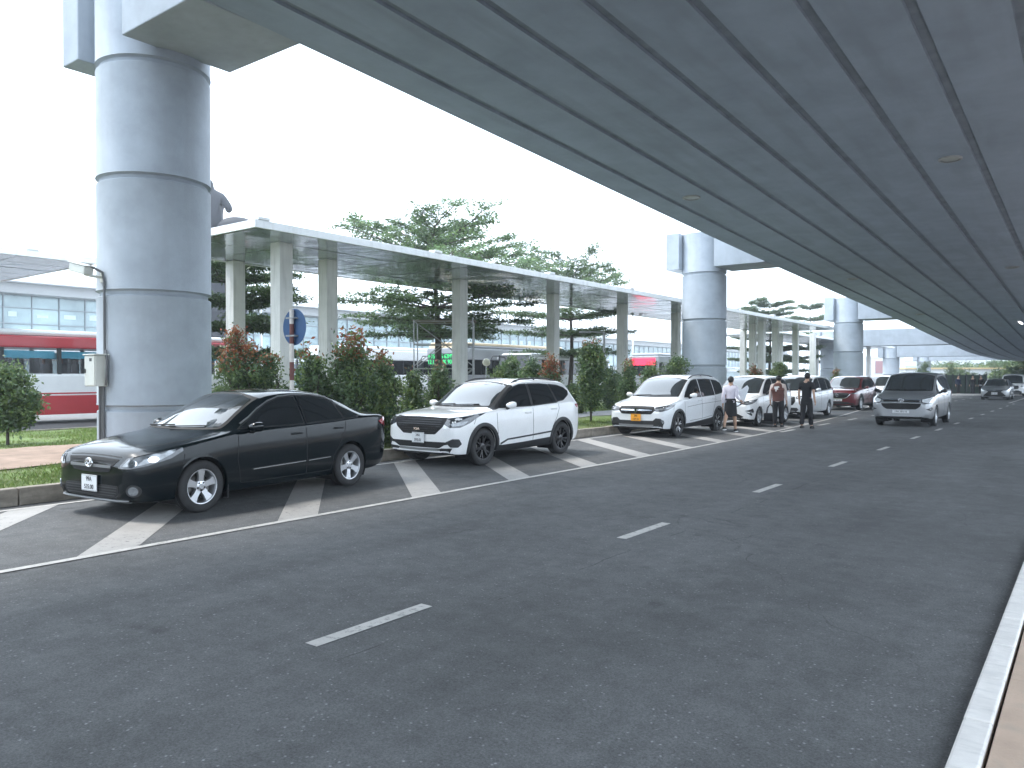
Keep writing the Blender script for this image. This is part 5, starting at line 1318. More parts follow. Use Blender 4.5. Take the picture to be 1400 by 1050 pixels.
def bus(label, x, y, rz, body, skirt, roof, L=11.5, W=2.5, H=3.25, skirt_z=.98, stripe=None, led=None, rear_led=False, dark=False, seats=True, name='coach'):
    """coach with its front at local -y; origin at its middle on the ground"""
    t = thing(name, label, 'bus', (x, y, 0), rz)
    h, w = L / 2, W / 2; z0, zw, zt = .35, 1.72, 2.62
    b = MB()
    b.box(-w, w, -h, h, z0 + .0, zw, body, .06)
    b.box(-w + .07, w - .07, -h + .1, h - .05, zw - .02, zw + .02, body)
    b.box(-w, w, -h, h, zt, H - .22, roof if stripe == 'roof' else body, .05)
    # pillars between the side windows
    n = 6; pl = (L - .8) / n
    for i in range(n + 1):
        y_ = -h + .4 + pl * i
        for sg in (1, -1): b.box(sg * (w - .09) - .045, sg * (w - .09) + .045, y_ - .06, y_ + .06, zw - .02, zt + .02, DARKM)
    b.box(-w + .05, w - .05, h - .12, h - .04, zw, zt, body)
    b.build('body', None, t)
    b = MB(); b.box(-w + .12, w - .12, -h + .25, h - .2, H - .22, H, body if stripe != 'roof' else BW, .10); b.build('roof', None, t)
    # skirt
    for sg in (1, -1):
        b = MB()
        seg = [(-h + .03, -h + 2.1), (-h + 3.2, h - 3.6), (h - 2.5, h - .03)]
        for a, c in seg: b.box(sg * w - .02 + (.0 if sg < 0 else .004) - .004, sg * w + .02, a, c, z0 - .03, skirt_z, skirt, .006)
        b.build('skirt', None, t)
    if stripe == 'roof':
        b = MB()
        for sg in (1, -1):
            b.box(sg * w - .012, sg * w + .012, -h + .04, h - .04, zt + .10, H - .30, BR); b.box(sg * w - .012, sg * w + .012, -h + .04, h - .04, skirt_z + .05, skirt_z + .10, BR)
        b.build('stripe', None, t)
    # glass
    for i in range(n):
        for sg in (1, -1):
            b = MB(); y_ = -h + .4 + pl * i; b.box(sg * (w - .035) - .006, sg * (w - .035) + .006, y_ + .05, y_ + pl - .05, zw + .02, zt - .01); b.build('side_window', GLASS if dark else BGLASS, t)
    b = MB(); b.box(-w + .12, w - .12, -h - .015, -h + .02, .95, zt + .28, None, .03); b.build('windscreen', GLASS, t)
    b = MB(); b.box(-w + .25, w - .25, h - .02, h + .015, 1.75, zt + .12, None, .03); b.build('rear_window', GLASS, t)
    for sg in (1, -1):
        b = MB(); b.box(sg * (w - .42) - .2, sg * (w - .42) + .2, -h - .02, -h + .03, .58, .80, None, .03); b.build('headlight', LAMPG, t)
        b = MB(); b.box(sg * (w - .16) - .07, sg * (w - .16) + .07, h - .03, h + .02, .8, 1.3, None, .02); b.build('tail_light', LAMPR, t)
        b = MB(); b.tube([(sg * (w - .1), -h + .1, 2.85), (sg * (w + .12), -h - .25, 2.85), (sg * (w + .2), -h - .35, 2.6)], .03, 6); b.box(sg * (w + .2) - .1, sg * (w + .2) + .1, -h - .4, -h - .3, 2.1, 2.62, None, .03); b.build('wing_mirror', DARKM, t)
        for y_ in (-h + 2.65, h - 3.05):
            b = MB(); b.lathe([(.51, 0), (.51, .25), (.0, .25)], 24, 'X', UNDER, c=(sg * w - (.255 if sg > 0 else -.005), y_, .5)); b.build('wheel_arch', None, t)
            make_wheel(t, sg * (w - .16), y_, .49, .29, .27, 'ten')
    if seats and not dark:
        b = MB()
        for k in range(int(L / .95) - 1):
            y_ = -h + 1.5 + .92 * k
            for x_ in (-w + .5, w - .5):
                b.box(x_ - .4, x_ + .4, y_, y_ + .12, 1.2, 2.12, SEAT, .04); b.box(x_ - .38, x_ - .04, y_ - .02, y_ + .1, 2.1, 2.28, SEATR if k % 2 else SEAT, .03); b.box(x_ + .04, x_ + .38, y_ - .02, y_ + .1, 2.1, 2.28, SEAT, .03)
        b.build('seats', None, t)
        b = MB()
        for i in range(n):
            for sg in (1, -1):
                y_ = -h + .4 + pl * i
                for j in range(8): b.box(sg * (w - .2) - .02 + .015 * (j % 2), sg * (w - .2) + .02 + .015 * (j % 2), y_ + .12 + (pl - .24) * j / 8, y_ + .12 + (pl - .24) * (j + 1) / 8, zt - .34, zt - .1)
        b.build('curtains', CURT, t)
    if led:
        b = MB(); b.box(-w + .2, w - .2, -h - .05, -h - .016, 2.30, 3.0, DARKM); o = b.build('destination_display', None, t)
        b = MB()
        for k, ln in enumerate(led):
            v, f = text_mesh(ln, .36, Matrix.Translation((0, -h - .055, 2.82 - .33 * k)) @ Matrix.Rotation(R(90), 4, 'X'), .004, bold=-.004, sx=.9); b.add(v, f, LEDG)
        b.build('display_lettering', None, o, fix=False)
        b = MB(); b.box(-w + .12, w - .12, -h + .02, -h + .3, 3.0, H - .05, BO, .08); b.box(-w + .1, w - .1, -h + .2, h - .3, H - .05, H + .12, BO, .05); b.build('roof_pod', None, t)
    if rear_led:
        b = MB(); b.box(-.95, .95, h + .018, h + .05, 2.45, 2.98, LEDR, .03); b.build('rear_display', None, t)
    return t
bus('white coach with red skirt, red roof stripe and blue curtains', -30.0, 13.6, 0, BW, BR, BR, stripe='roof')
xx = -31.0; yy, _ = on_line(607, xx)
bus('coach facing the camera with green lit destination letters behind the scaffold', xx, yy + 5.6, R(0), BG, BW, BW, H=3.55, led=['4 7SU   6 62MW', '12.1  50NK 90BP'], dark=True)
xx = -36; yy, _ = on_line(400, xx); bus('plain white coach seen between two canopy posts', xx, yy + 7.5, 0, BW, BG, BW, H=3.45, dark=True)
xx = -37.5; yy, _ = on_line(650, xx); bus('white coach with a rounded roof right of the scaffold', xx, yy + 6, 0, BW, BW, BW, H=3.3, dark=True)
bus('white city bus with a blue skirt behind the pillar shaped shrub', -27.2, 40.5, 0, BW, BB, BW, L=9.0, H=3.0, skirt_z=1.05, dark=True, name='city_bus')
xx = -26.6; yy, _ = on_line(880, xx); bus('grey coach seen from behind with a red lit rear sign', xx, yy + 5.75 , PI, BG, BG, BW, H=3.35, rear_led=True, dark=True)
for o in [o for o in bpy.data.objects if o.get('label', '').startswith('grey coach seen')]: o.rotation_euler[2] = PI

# ------------------------------------------------------------------ scaffold round the tree
def scaffold(x, y):
    t = thing('scaffold', 'bare steel tube scaffold tower under the big layered tree', 'scaffold', (x, y, .1))
    w, d, h = 2.3, 1.3, 3.75
    def bar(p, q, r=.024): b = MB(); b.tube([p, q], r, 8); return b
    for sx in (0, 1):
        for sy in (0, 1):
            bar((sx * w, sy * d, 0), (sx * w, sy * d, h + .1 * sx)).build('standard', GALV, t)
    for z in (.9, 1.85, 2.8, 3.7):
        for sy in (0, 1): bar((0, sy * d, z), (w, sy * d, z), .02).build('ledger', GALV, t)
        for sx in (0, .5, 1): bar((sx * w, 0, z), (sx * w, d, z), .02).build('transom', GALV, t)
    for z in (0, 1.85):
        for sy in (0, 1):
            bar((0, sy * d, z + .1), (w, sy * d, z + 1.85), .016).build('brace', GALV, t); bar((w, sy * d, z + .1), (0, sy * d, z + 1.85), .016).build('brace', GALV, t)
    for k in range(9):
        z = .4 * k + .3; b = MB(); b.tube([(w, .35, z), (w, .75, z)], .014, 6); b.build('rung', GALV, t)
    b = MB()
    for k in range(4): b.box(-.1, w + .1, .1 + .3 * k, .36 + .3 * k, 3.72, 3.76)
    b.build('board', mat('scaffold_board', (.20, .16, .12), .8, var=.25), t)
    t.rotation_euler[2] = R(38)
yy, _ = on_line(566, -21.2); scaffold(-21.2, yy)

# ------------------------------------------------------------------ round sign seen from behind
yy, dd = on_line(399, -12.25)
SIGNB = mat('sign_back_blue', (.03, .085, .20), .5, var=.08, vscale=5); SRED = mat('pole_faded_red', (.13, .045, .04), .6, var=.2, vscale=8); SWH = mat('pole_dirty_white', (.58, .55, .52), .6, var=.12, vscale=8)
t = thing('traffic_sign', 'round blue traffic sign seen from behind on a red and white striped pole', 'traffic sign', (-12.25, yy, vz(-12.25)))
zc = zpx(447, dd) - vz(-12.25); b = MB()
b.lathe([(0, -.002), (.345, -.002), (.35, .002), (.35, .010), (.33, .014), (0, .014)], 48, 'Y', SIGNB, c=(0, .06, zc)); b.build('sign_plate', None, t, angle=30)
b = MB(); top = zc + .33; z = -.2; k = 0
edges = [-.2, zpx(520, dd) - vz(-12.25), zpx(495, dd) - vz(-12.25), zpx(470, dd) - vz(-12.25), zpx(443, dd) - vz(-12.25), top]
for i in range(5): b.lathe([(.043, edges[i]), (.043, edges[i + 1])], 16, 'Z', SRED if i in (1, 3) else SWH)
b.lathe([(.043, top), (0, top + .005)], 16, 'Z', SWH); b.build('pole', None, t)
for zz in (zc + .17, zc - .17): b = MB(); b.box(-.12, .12, -.05, .058, zz - .015, zz + .015); b.build('clamp', GALV, t)

# ------------------------------------------------------------------ lamps, masts, bollard
def mast(label, px, x, top_py, r, arm=0., base_z=.0, m=None, cat='lamp post', name='street_lamp', globe=False):
    y, d = on_line(px, x); h = zpx(top_py, d) - base_z; t = thing(name, label, cat, (x, y, base_z))
    b = MB(); b.tube([(0, 0, 0), (0, 0, h * .5), (0, 0, h)], [r * 1.3, r, r * .75], 10); b.box(-r * 2.4, r * 2.4, -r * 2.4, r * 2.4, 0, .04); b.build('pole', m or GALV, t)
    if arm:
        b = MB(); b.tube([(0, 0, h - .03), (-arm * CY, -arm * SY, h + .02)], r * .6, 8); b.build('arm', m or GALV, t)
        b = MB(); b.box(-.3, .3, -.11, .11, -.07, .03, None, .02, Matrix.Translation((-(arm + .25) * CY, -(arm + .25) * SY, h + .02)) @ Matrix.Rotation(YAW, 4, 'Z')); b.build('lamp_head', GALV, t)
    if globe:
        bm = bmesh.new(); bmesh.ops.create_uvsphere(bm, u_segments=20, v_segments=12, radius=.2); b = MB(); b.bm(bm, None, True, Matrix.Translation((0, 0, h + .17))); b.build('globe', mat('globe_glass', (.86, .82, .66), .25), t)
mast('grey street lamp with one short arm right of the pillar shaped shrub', 826, -20.5, 454, .075, .75, .35)
mast('garden lamp with a cream globe right of the scaffold', 665, -24.5, 500, .05, 0, .1, None, 'garden lamp', 'garden_lamp', True)
mast('tall thin white mast rising behind the grey coach', 865, -60, 428, .14, 0, 0, WHITEM, 'mast', 'mast')
mast('thin pale mast between two canopy posts at the left', 357, -62, 368, .12, 0, 0, WHITEM, 'mast', 'mast')
mast('slim pole beyond the third pier', 1190, -24, 487, .08, 0, 0, WHITEM, 'pole', 'pole')
x, y = ground(39, 583, .2); t = thing('bollard', 'short black bollard on the grass before the red coach', 'bollard', (x, y, .2)); b = MB(); b.box(-.11, .11, -.11, .11, 0, .62, None, .015); b.build('post', DARKM, t); b = MB(); b.box(-.13, .13, -.13, .13, .62, .68, None, .012); b.build('cap', DARKM, t)

# ------------------------------------------------------------------ people
def skin_body(name, J, E, m, parent=None, sub=2, loc=(0, 0, 0)):
    """one continuous skinned surface: J joints (x, y, z, rx, ry), E edges, root first"""
    me = bpy.data.meshes.new(name); me.from_pydata([j[:3] for j in J], E, []); o = bpy.data.objects.new(name, me); COL.objects.link(o)
    mo = o.modifiers.new('k', 'SKIN'); mo.use_smooth_shade = True
    s = me.skin_vertices[0].data
    for i, j in enumerate(J): s[i].radius = (j[3], j[4] if len(j) > 4 else j[3]); s[i].use_root = (i == 0)
    mm = o.modifiers.new('s', 'SUBSURF'); mm.levels = sub; mm.render_levels = sub
    dg = bpy.context.evaluated_depsgraph_get(); ev = bpy.data.meshes.new_from_object(o.evaluated_get(dg)); bpy.data.objects.remove(o); bpy.data.meshes.remove(me)
    ev.name = name; ev.materials.clear(); ev.materials.append(m)
    return link(name, ev, parent, loc)
SKINM = mat('skin_tone', (.48, .30, .21), .55, var=.06, vscale=9)
HAIR = mat('black_hair', (.012, .011, .011), .5, var=.3, vscale=30)
CLOTH = lambda n, c, v=.12: mat(n, c, .85, var=v, vscale=6, bump=.2, bscale=60)
def person(label, x, y, face, H, legs, arms, head_tilt=0., shirt=None, trousers=None, skirt=None, sleeves=None, vest=None, shoes=None, hair_long=False, girth=1., slim=1., z=.004):
    """standing or walking figure; local -y is forward. legs: per side (hip_y, knee_y, ankle_y, lift); arms: per side (elbow xyz offset, wrist xyz offset)"""
    k = H / 1.72; g = girth
    hip, chest, sh, neck = .92 * k, 1.24 * k, 1.42 * k, 1.50 * k
    hy = -.03 * k + head_tilt
    J = [(0, 0, hip, .135 * g, .10 * g), (0, .0, 1.08 * k, .122 * g, .09 * g), (0, -.005, chest, .145 * g, .105 * g), (0, .0, sh - .01, .12 * g, .085 * g), (0, hy * .4, neck, .055, .055), (0, hy, 1.565 * k, .07, .078), (0, hy, 1.64 * k, .079, .095), (0, hy + .005, 1.70 * k, .055, .065)]
    E = [(0, 1), (1, 2), (2, 3), (3, 4), (4, 5), (5, 6), (6, 7)]
    ank = []
    for sg, (ky, ay, lift) in zip((1, -1), legs):
        b0 = len(J)
        J += [(sg * .09 * k, 0, .86 * k, .085 * g, .09 * g), (sg * .095 * k, ky, .49 * k + lift * .4, .056, .06), (sg * .095 * k, ky * .6 + ay * .4 + .012, .36 * k + lift * .6, .056, .058), (sg * .095 * k, ay, .095 * k + lift, .036, .038), (sg * .10 * k, ay - .05, .045 * k + lift, .038, .034), (sg * .105 * k, ay - .16, .03 * k + lift * .6, .036, .024)]
        E += [(0, b0)] + [(b0 + i, b0 + i + 1) for i in range(5)]; ank.append((sg * .1 * k, ay, lift))
    hands = []
    for sg, (el, wr) in zip((1, -1), arms):
        b0 = len(J); s_ = (sg * .185 * k * g ** .5, .0, sh - .035 * k)
        e_ = (s_[0] + sg * el[0], s_[1] + el[1], s_[2] + el[2]); w_ = (e_[0] + sg * wr[0], e_[1] + wr[1], e_[2] + wr[2])
        dv = (Vector(w_) - Vector(e_)).normalized()
        palm = Vector(w_) + dv * .05
        J += [(*s_, .05, .052), (*((Vector(s_) + Vector(e_)) / 2), .044, .044), (*e_, .036, .036), (*((Vector(e_) * .6 + Vector(w_) * .4)), .036, .036), (*w_, .024, .026), (*palm, .022, .036)]
        E += [(3, b0)] + [(b0 + i, b0 + i + 1) for i in range(5)]
        # five fingers rooted in the palm
        side_ = Vector((0, 1, 0)) if abs(dv.y) < .8 else Vector((1, 0, 0)); side_ = (side_ - dv * side_.dot(dv)).normalized(); inn = dv.cross(side_)
        inn = inn if inn.x * sg < 0 else -inn
        for q, (o_, ln) in enumerate(((-.027, .058), (-.009, .07), (.009, .075), (.027, .068))):
            r_ = palm + dv * .028 + side_ * -o_; m_ = r_ + dv * ln * .5 + inn * .006; t_ = r_ + dv * ln * .9 + inn * .024
            i0 = len(J); J += [(*r_, .009, .009), (*m_, .0085, .0085), (*t_, .007, .007)]; E += [(b0 + 5, i0), (i0, i0 + 1), (i0 + 1, i0 + 2)]
        r_ = Vector(w_) + dv * .03 - side_ * .03; t_ = r_ + dv * .04 - side_ * .022 + inn * .018; i0 = len(J)
        J += [(*r_, .012, .012), (*t_, .009, .009)]; E += [(b0 + 4, i0), (i0, i0 + 1)]
        hands.append(palm + dv * .03)
    o = skin_body('person', J, E, SKINM, None, 2, (x, y, z)); o.rotation_euler[2] = face
    tag(o, label, 'person')
    # face, ears
    fb = MB()
    for sg in (1, -1):
        fb.lathe([(0, -.012), (.016, -.008), (.02, 0), (.012, .008), (0, .01)], 10, 'X', SKINM, c=(sg * .083 * k, hy + .005, 1.60 * k))
        fb.lathe([(0, -.010), (.012, -.006), (.013, 0)], 8, 'Y', mat('eye_dark', (.03, .025, .02), .2), c=(sg * .031 * k, hy - .086 * k, 1.612 * k))
    fb.add([(-.014, hy - .085, 1.565 * k), (.014, hy - .085, 1.565 * k), (0, hy - .112, 1.572 * k), (0, hy - .09, 1.615 * k)], [(0, 1, 2), (0, 2, 3), (1, 3, 2)], SKINM, True)
    fb.box(-.024, .024, hy - .083, hy - .078, 1.538 * k, 1.546 * k, mat('lips', (.30, .12, .10), .5))
    fb.build('face', None, o)
    # hair
    bm = bmesh.new(); bmesh.ops.create_uvsphere(bm, u_segments=20, v_segments=14, radius=1)
    for v in bm.verts:
        c = v.co; cut = c.y < -.35 and c.z < .35
        c.x *= .091 * k; c.y = c.y * .108 * k; c.z = c.z * (.125 if c.z < 0 else .098) * k
        if cut: c.y *= .55; c.z = max(c.z, -.02)
        c += Vector((0, hy + .012, 1.645 * k))
    hb = MB(); hb.bm(bm, None, True)
    if hair_long:
        hb.lathe([(0, -.05), (.045, -.035), (.05, 0), (.035, .045), (0, .055)], 12, 'Z', None, c=(0, hy + .115, 1.60 * k))
    hb.build('hair', HAIR, o)
    # clothes follow the body, a little outside it
    if trousers:
        Jt = [(0, 0, hip + .03, .15 * g, .118 * g)]; Et = []
        for sg, (ky, ay, lift) in zip((1, -1), legs):
            b0 = len(Jt); Jt += [(sg * .09 * k, 0, .83 * k, .108 * g, .112 * g), (sg * .095 * k, ky, .49 * k + lift * .4, .082, .084), (sg * .095 * k, ay + .01, .09 * k + lift, .07, .076)]
            Et += [(0, b0), (b0, b0 + 1), (b0 + 1, b0 + 2)]
        Jt.append((0, 0, hip + .10, .142 * g, .108 * g)); Et.append((0, len(Jt) - 1))
        skin_body('trousers', Jt, Et, trousers, o)
    if skirt:
        b = MB(); b.lathe([(.205 * k, .50 * k), (.215 * k, .515 * k), (.205 * k, .68 * k), (.192 * k, .84 * k), (.178 * k, .98 * k), (.168 * k, 1.045 * k), (.12 * k, 1.045 * k)], 28)
        for i, v in enumerate(b.v):
            a = math.atan2(v[1], v[0]); f = 1 + .035 * math.sin(a * 7) * (1.05 * k - v[2])
            b.v[i] = (v[0] * f * .95, v[1] * f * .80 + (legs[0][0] + legs[1][0]) * .15, v[2])
        b.build('skirt', skirt, o)
    def top(nm, m, ex, sl, m_hem):
        Jc = [(0, 0, 1.06 * k, .152 * g + ex, .118 * g + ex), (0, 0, m_hem, .165 * g + ex, .13 * g + ex), (0, -.005, chest, .172 * g + ex, .128 * g + ex), (0, 0, sh, .15 * g + ex, .105 * g + ex), (0, hy * .3, neck - .025, .062 + ex * .5, .062 + ex * .5)]
        Ec = [(0, 1), (0, 2), (2, 3), (3, 4)]
        if sl:
            for sg, (el, wr) in zip((1, -1), arms):
                s_ = Vector((sg * .185 * k * g ** .5, .0, sh - .035 * k)); e_ = s_ + Vector((sg * el[0], el[1], el[2])); w_ = e_ + Vector((sg * wr[0], wr[1], wr[2])); b0 = len(Jc)
                if sl == 'long': Jc += [(*s_, .066, .068), (*((s_ + e_) / 2), .06, .06), (*e_, .052, .052), (*(e_ * .2 + w_ * .8), .045, .045)]; Ec += [(3, b0), (b0, b0 + 1), (b0 + 1, b0 + 2), (b0 + 2, b0 + 3)]
                else: Jc += [(*s_, .07, .072), (*(s_ * .3 + e_ * .7), .062, .062)]; Ec += [(3, b0), (b0, b0 + 1)]
        return skin_body(nm, Jc, Ec, m, o)
    if shirt: top('shirt', shirt, .006, sleeves, hip + (.07 if skirt else -.10))
    if vest: top('vest', vest, .03, None, hip - .05)
    for sg, (ax_, ay, lift) in zip((1, -1), ank):
        b = MB(); bm = bmesh.new(); bmesh.ops.create_uvsphere(bm, u_segments=16, v_segments=10, radius=1)
        for v in bm.verts:
            c = v.co; c.z = max(c.z, -.55); c.x *= .052; c.y *= .145; c.z = c.z * (.062 if c.y > -.05 else .048); c += Vector((ax_, ay - .055, .036 + lift * .8))
        b.bm(bm, shoes[0], True)
        pr = [(ax_ + .054 * math.cos(2 * PI * i / 20), ay - .055 + .148 * math.sin(2 * PI * i / 20)) for i in range(20)]
        b.prism(pr, .0 + lift * .8, .022 + lift * .8, shoes[1]); b.build('shoe', None, o)
    return o, hands
WHSH = CLOTH('white_blouse', (.72, .68, .76)); BLK = CLOTH('black_cloth', (.012, .012, .015)); BRV = CLOTH('brown_vest', (.13, .055, .045)); CREAM = CLOTH('cream_shirt', (.60, .50, .46)); SOLE = mat('white_sole', (.75, .75, .74), .6); SHOEB = mat('black_shoe', (.015, .015, .016), .5)
x, y = ground(999, 591); away = R(-15)      # walking away: forward is +y
pw, hw = person('woman in white blouse and black skirt walking with papers in hand', x, y, PI + R(6), 1.63, ((.10, .36, .10), (-.10, -.20, 0)), (((.03, .10, -.27), (.02, -.05, -.25)), ((.03, .03, -.27), (.06, -.20, -.12))), 0, shirt=WHSH, skirt=BLK, sleeves='long', shoes=(SHOEB, SOLE), slim=.9, girth=.88)
x, y = ground(1064, 584)
pm, hm = person('man in brown vest over a cream shirt carrying a black bag', x, y, PI + R(5), 1.66, ((.02, .06, 0), (-.03, -.08, 0)), (((.05, .02, -.27), (.01, -.04, -.25)), ((.05, .03, -.27), (.02, -.05, -.25))), -.05, shirt=CREAM, vest=BRV, trousers=BLK, sleeves='long', shoes=(SHOEB, SHOEB), girth=1.12)
x, y = ground(1103, 586)
pb, hb_ = person('man all in black walking on the road beside the bay', x, y, PI + R(-4), 1.74, ((.06, .16, .02), (-.06, -.14, 0)), (((.05, .03, -.28), (.01, -.06, -.25)), ((.05, .05, -.28), (.03, -.02, -.25))), -.03, shirt=BLK, trousers=BLK, sleeves='short', shoes=(SHOEB, SHOEB))
# emblem on the vest's back: white shapes raised on the cloth
b = MB(); M = Matrix.Translation((0, .185, 1.24)) @ Matrix.Rotation(R(90), 4, 'X') @ Matrix.Rotation(PI, 4, 'Y')
b.prism([(-.085, .07), (.06, .09), (.085, .05), (.03, .03), (.045, -.03), (.0, -.02), (-.01, -.09), (-.05, -.08), (-.04, -.02), (-.075, .0)], 0, .006, SOLE, M)
b.build('vest_emblem', None, pm)
# the things they hold
def world(o, p): return Matrix.Translation(o.location) @ Matrix.Rotation(o.rotation_euler[2], 4, 'Z') @ Vector(p)
p = world(pw, hw[1])
t = thing('paper_folder', 'white paper folder held up by the woman in the white blouse', 'folder', (p.x + .02, p.y, p.z)); b = MB(); b.prism([(-.02, -.02), (.03, -.02), (.18, .42), (.13, .50), (-.14, .30)], -.004, .004, None, Matrix.Rotation(YAW, 4, 'Z') @ Matrix.Rotation(R(90), 4, 'X')); b.build('paper', mat('paper_white', (.74, .76, .80), .7), t)
p = world(pm, hm[0])
t = thing('handbag', 'black handbag hanging from the hand of the man in brown vest', 'bag', (p.x, p.y, p.z - .56)); b = MB(); b.box(-.21, .21, -.07, .07, 0, .27, None, .03); b.build('bag_body', BLK, t)
for s in (.04, -.04): b = MB(); b.tube([(-.12, s, .26), (-.09, s, .44), (0, s * .3, .575), (.09, s, .44), (.12, s, .26)], .011, 6); b.build('handle', BLK, t)
t.rotation_euler[2] = YAW
for px, py, lab, turn in ((1330, 540, 'far person in dark clothes standing before the hoarding', 0), (1310, 539, 'distant crouching looking person in dark blue beside the hoarding', 40), (1341.5, 540, 'distant dark figure next to the silver saloon', -30)):
    x, y = ground(px, py); sh_ = CLOTH('navy_cloth', (.02, .03, .07)) if turn == 40 else BLK
    person(lab if turn != 40 else 'distant person in dark blue standing left of the far person', x, y, R(turn), 1.68, ((.0, .0, 0), (-.02, -.04, 0)), (((.05, .02, -.27), (.01, -.06, -.24)), ((.05, .02, -.27), (.02, -.05, -.24))), 0, shirt=sh_, trousers=BLK, sleeves='long', shoes=(SHOEB, SHOEB), z=.0)

# ------------------------------------------------------------------ statue beyond the canopy
STONE = mat('statue_bronze', (.016, .018, .026), .7, 0, var=.15, vscale=.6)
yy, dd = on_line(300, -62.); z0 = 0
t = thing('statue', 'dark statue of a standing figure rising over the canopy beside the first pier', 'statue', (-62 - .5, yy - .4, 0))
sc = (zpx(241, dd) - zpx(308, dd)) / 1.0; zb_ = zpx(322, dd)
b = MB(); b.box(-2.2, 2.2, -2.2, 2.2, 0, zb_ * .9, STONE, .15); b.box(-2.5, 2.5, -2.5, 2.5, zb_ * .9, zb_, STONE, .1); b.build('pedestal', None, t)
u = sc / 2.0
rx_, ry_ = CY, SY
def sj(a, h_, r1, r2): return (a * rx_, a * ry_, zb_ + h_, r1, r2)
o = skin_body('figure', [sj(0, .1 * u, .62 * u, .55 * u), sj(.05 * u, .8 * u, .42 * u, .40 * u), sj(0, 1.45 * u, .44 * u, .38 * u), sj(-.1 * u, 1.85 * u, .2 * u, .2 * u), sj(-.12 * u, 2.1 * u, .21 * u, .22 * u), sj(-.12 * u, 2.28 * u, .13 * u, .13 * u), sj(.42 * u, 1.5 * u, .22 * u, .22 * u), sj(.75 * u, 1.05 * u, .17 * u, .17 * u), sj(.62 * u, .92 * u, .13 * u, .13 * u), sj(-.5 * u, 1.5 * u, .2 * u, .2 * u), sj(-.7 * u, .95 * u, .16 * u, .16 * u)],
    [(0, 1), (1, 2), (2, 3), (3, 4), (4, 5), (2, 6), (6, 7), (7, 8), (2, 9), (9, 10)], STONE, t)
bm = bmesh.new(); bmesh.ops.create_icosphere(bm, subdivisions=3, radius=1)
for v in bm.verts:
    c = v.co * (1 + .08 * noise.noise(v.co * 2)); c.z = max(c.z, -.6); v.co = Vector((1.05 * u * rx_ + c.x * .75 * u, 1.05 * u * ry_ + c.y * .75 * u, zb_ + .28 * u + c.z * .45 * u))
b = MB(); b.bm(bm, None, True); b.build('rock', STONE, t)

# ------------------------------------------------------------------ far end of the road
HOARD = mat('hoarding_green', (.035, .06, .045), .7, var=.2, vscale=.8); YEL = mat('yellow_band', (.62, .46, .24), .6)
def across(px0, px1, py_base, name, label, cat, h, m, th=.25, z=0.):
    """a wall standing between two points of the ground"""
    a = Vector((*ground(px0, py_base), 0)); c = Vector((*ground(px1, py_base), 0)); mid = (a + c) / 2; l = (c - a).length / 2
    t = thing(name, label, cat, (mid.x, mid.y, z), math.atan2(c.y - a.y, c.x - a.x)); b = MB(); b.box(-l, l, -th / 2, th / 2, 0, h, None, .02); return t, b, l
t, b, l = across(1283, 1347, 538.5, 'hoarding', 'dark green hoarding with posts at the far bend of the road', 'fence', 1.75, HOARD); b.build('panel', HOARD, t)
for k in range(8): b = MB(); b.box(-l + 2 * l * k / 7 - .05, -l + 2 * l * k / 7 + .05, -.2, -.13, 0, 1.85); b.build('post', DARKM, t)
t, b, l = across(1284, 1440, 541, 'far_kerb', '', 'kerb', .16, KERBW, .3); o = b.build('kerb_stone', KERBW); o.location = t.location; o.rotation_euler = t.rotation_euler; bpy.data.objects.remove(t); structure(o); o.name = 'far_kerb'
a = Vector((*ground(1240, 528), 0)); t = thing('low_building', 'long low pale building with an orange band behind the hoarding', 'building', (a.x + 22, a.y + 38, 0), YAW)
b = MB(); b.box(-32, 24, 0, 8, 0, 2.9, CLAD); b.build('wall', None, t)
b = MB(); b.box(-32.3, 24.3, -.3, 8.3, 2.9, 3.2); b.build('roof_band', YEL, t)
b = MB()
for k in range(13): b.box(-30 + 4.2 * k, -30 + 4.2 * k + 2.6, -.03, -.002, .8, 2.2)
b.build('windows', mat('dull_panel', (.34, .33, .32), .5), t)
yy, _ = on_line(1209, -60.); t = thing('shop_building', 'distant white building with a dull red panel beside the far pier', 'building', (-60, yy, 0), YAW); b = MB(); b.box(-7, 7, 0, 9, 0, 8.2); b.build('wall', CLAD, t); b = MB(); b.box(-3.2, 3.2, -.2, -.002, 2.6, 7.0); b.build('red_panel', mat('dull_red', (.25, .05, .06), .6), t); b = MB(); b.box(-7.3, 7.3, -.3, 9.3, 8.2, 8.7); b.build('roof', ROOFW, t)
yy, _ = on_line(1310, -52.); t = thing('office_building', 'wide white building with dark window bands far behind the road', 'building', (-52, yy + 40, 0), YAW); b = MB(); b.box(-34, 40, 0, 14, 0, 9.4); b.build('wall', CLAD, t)
for z in (2.2, 5.4): b = MB(); b.box(-33, 39, -.05, -.002, z, z + 1.6); b.build('window_band', TGLASS2, t)
b = MB(); b.box(-34.5, 40.5, -.6, 14.5, 9.4, 10.0); b.build('roof', ROOFW, t)
x, y = ground(1242, 531); t = thing('road_barrier', 'grey blank road board near the smallest pier', 'board', (x, y, 0), YAW); b = MB(); b.box(-.95, .95, -.05, .05, 1.2, 2.2, None, .02); b.build('panel', CLADG, t)
for s in (-1, 1): b = MB(); b.tube([(s * .75, 0, 0), (s * .75, 0, 1.3)], .05, 8); b.build('leg', GALV, t); b = MB(); b.box(s * 1.0 - .08, s * 1.0 + .08, -.06, .06, 1.3, 2.1); b.build('end_strip', DARKM, t)
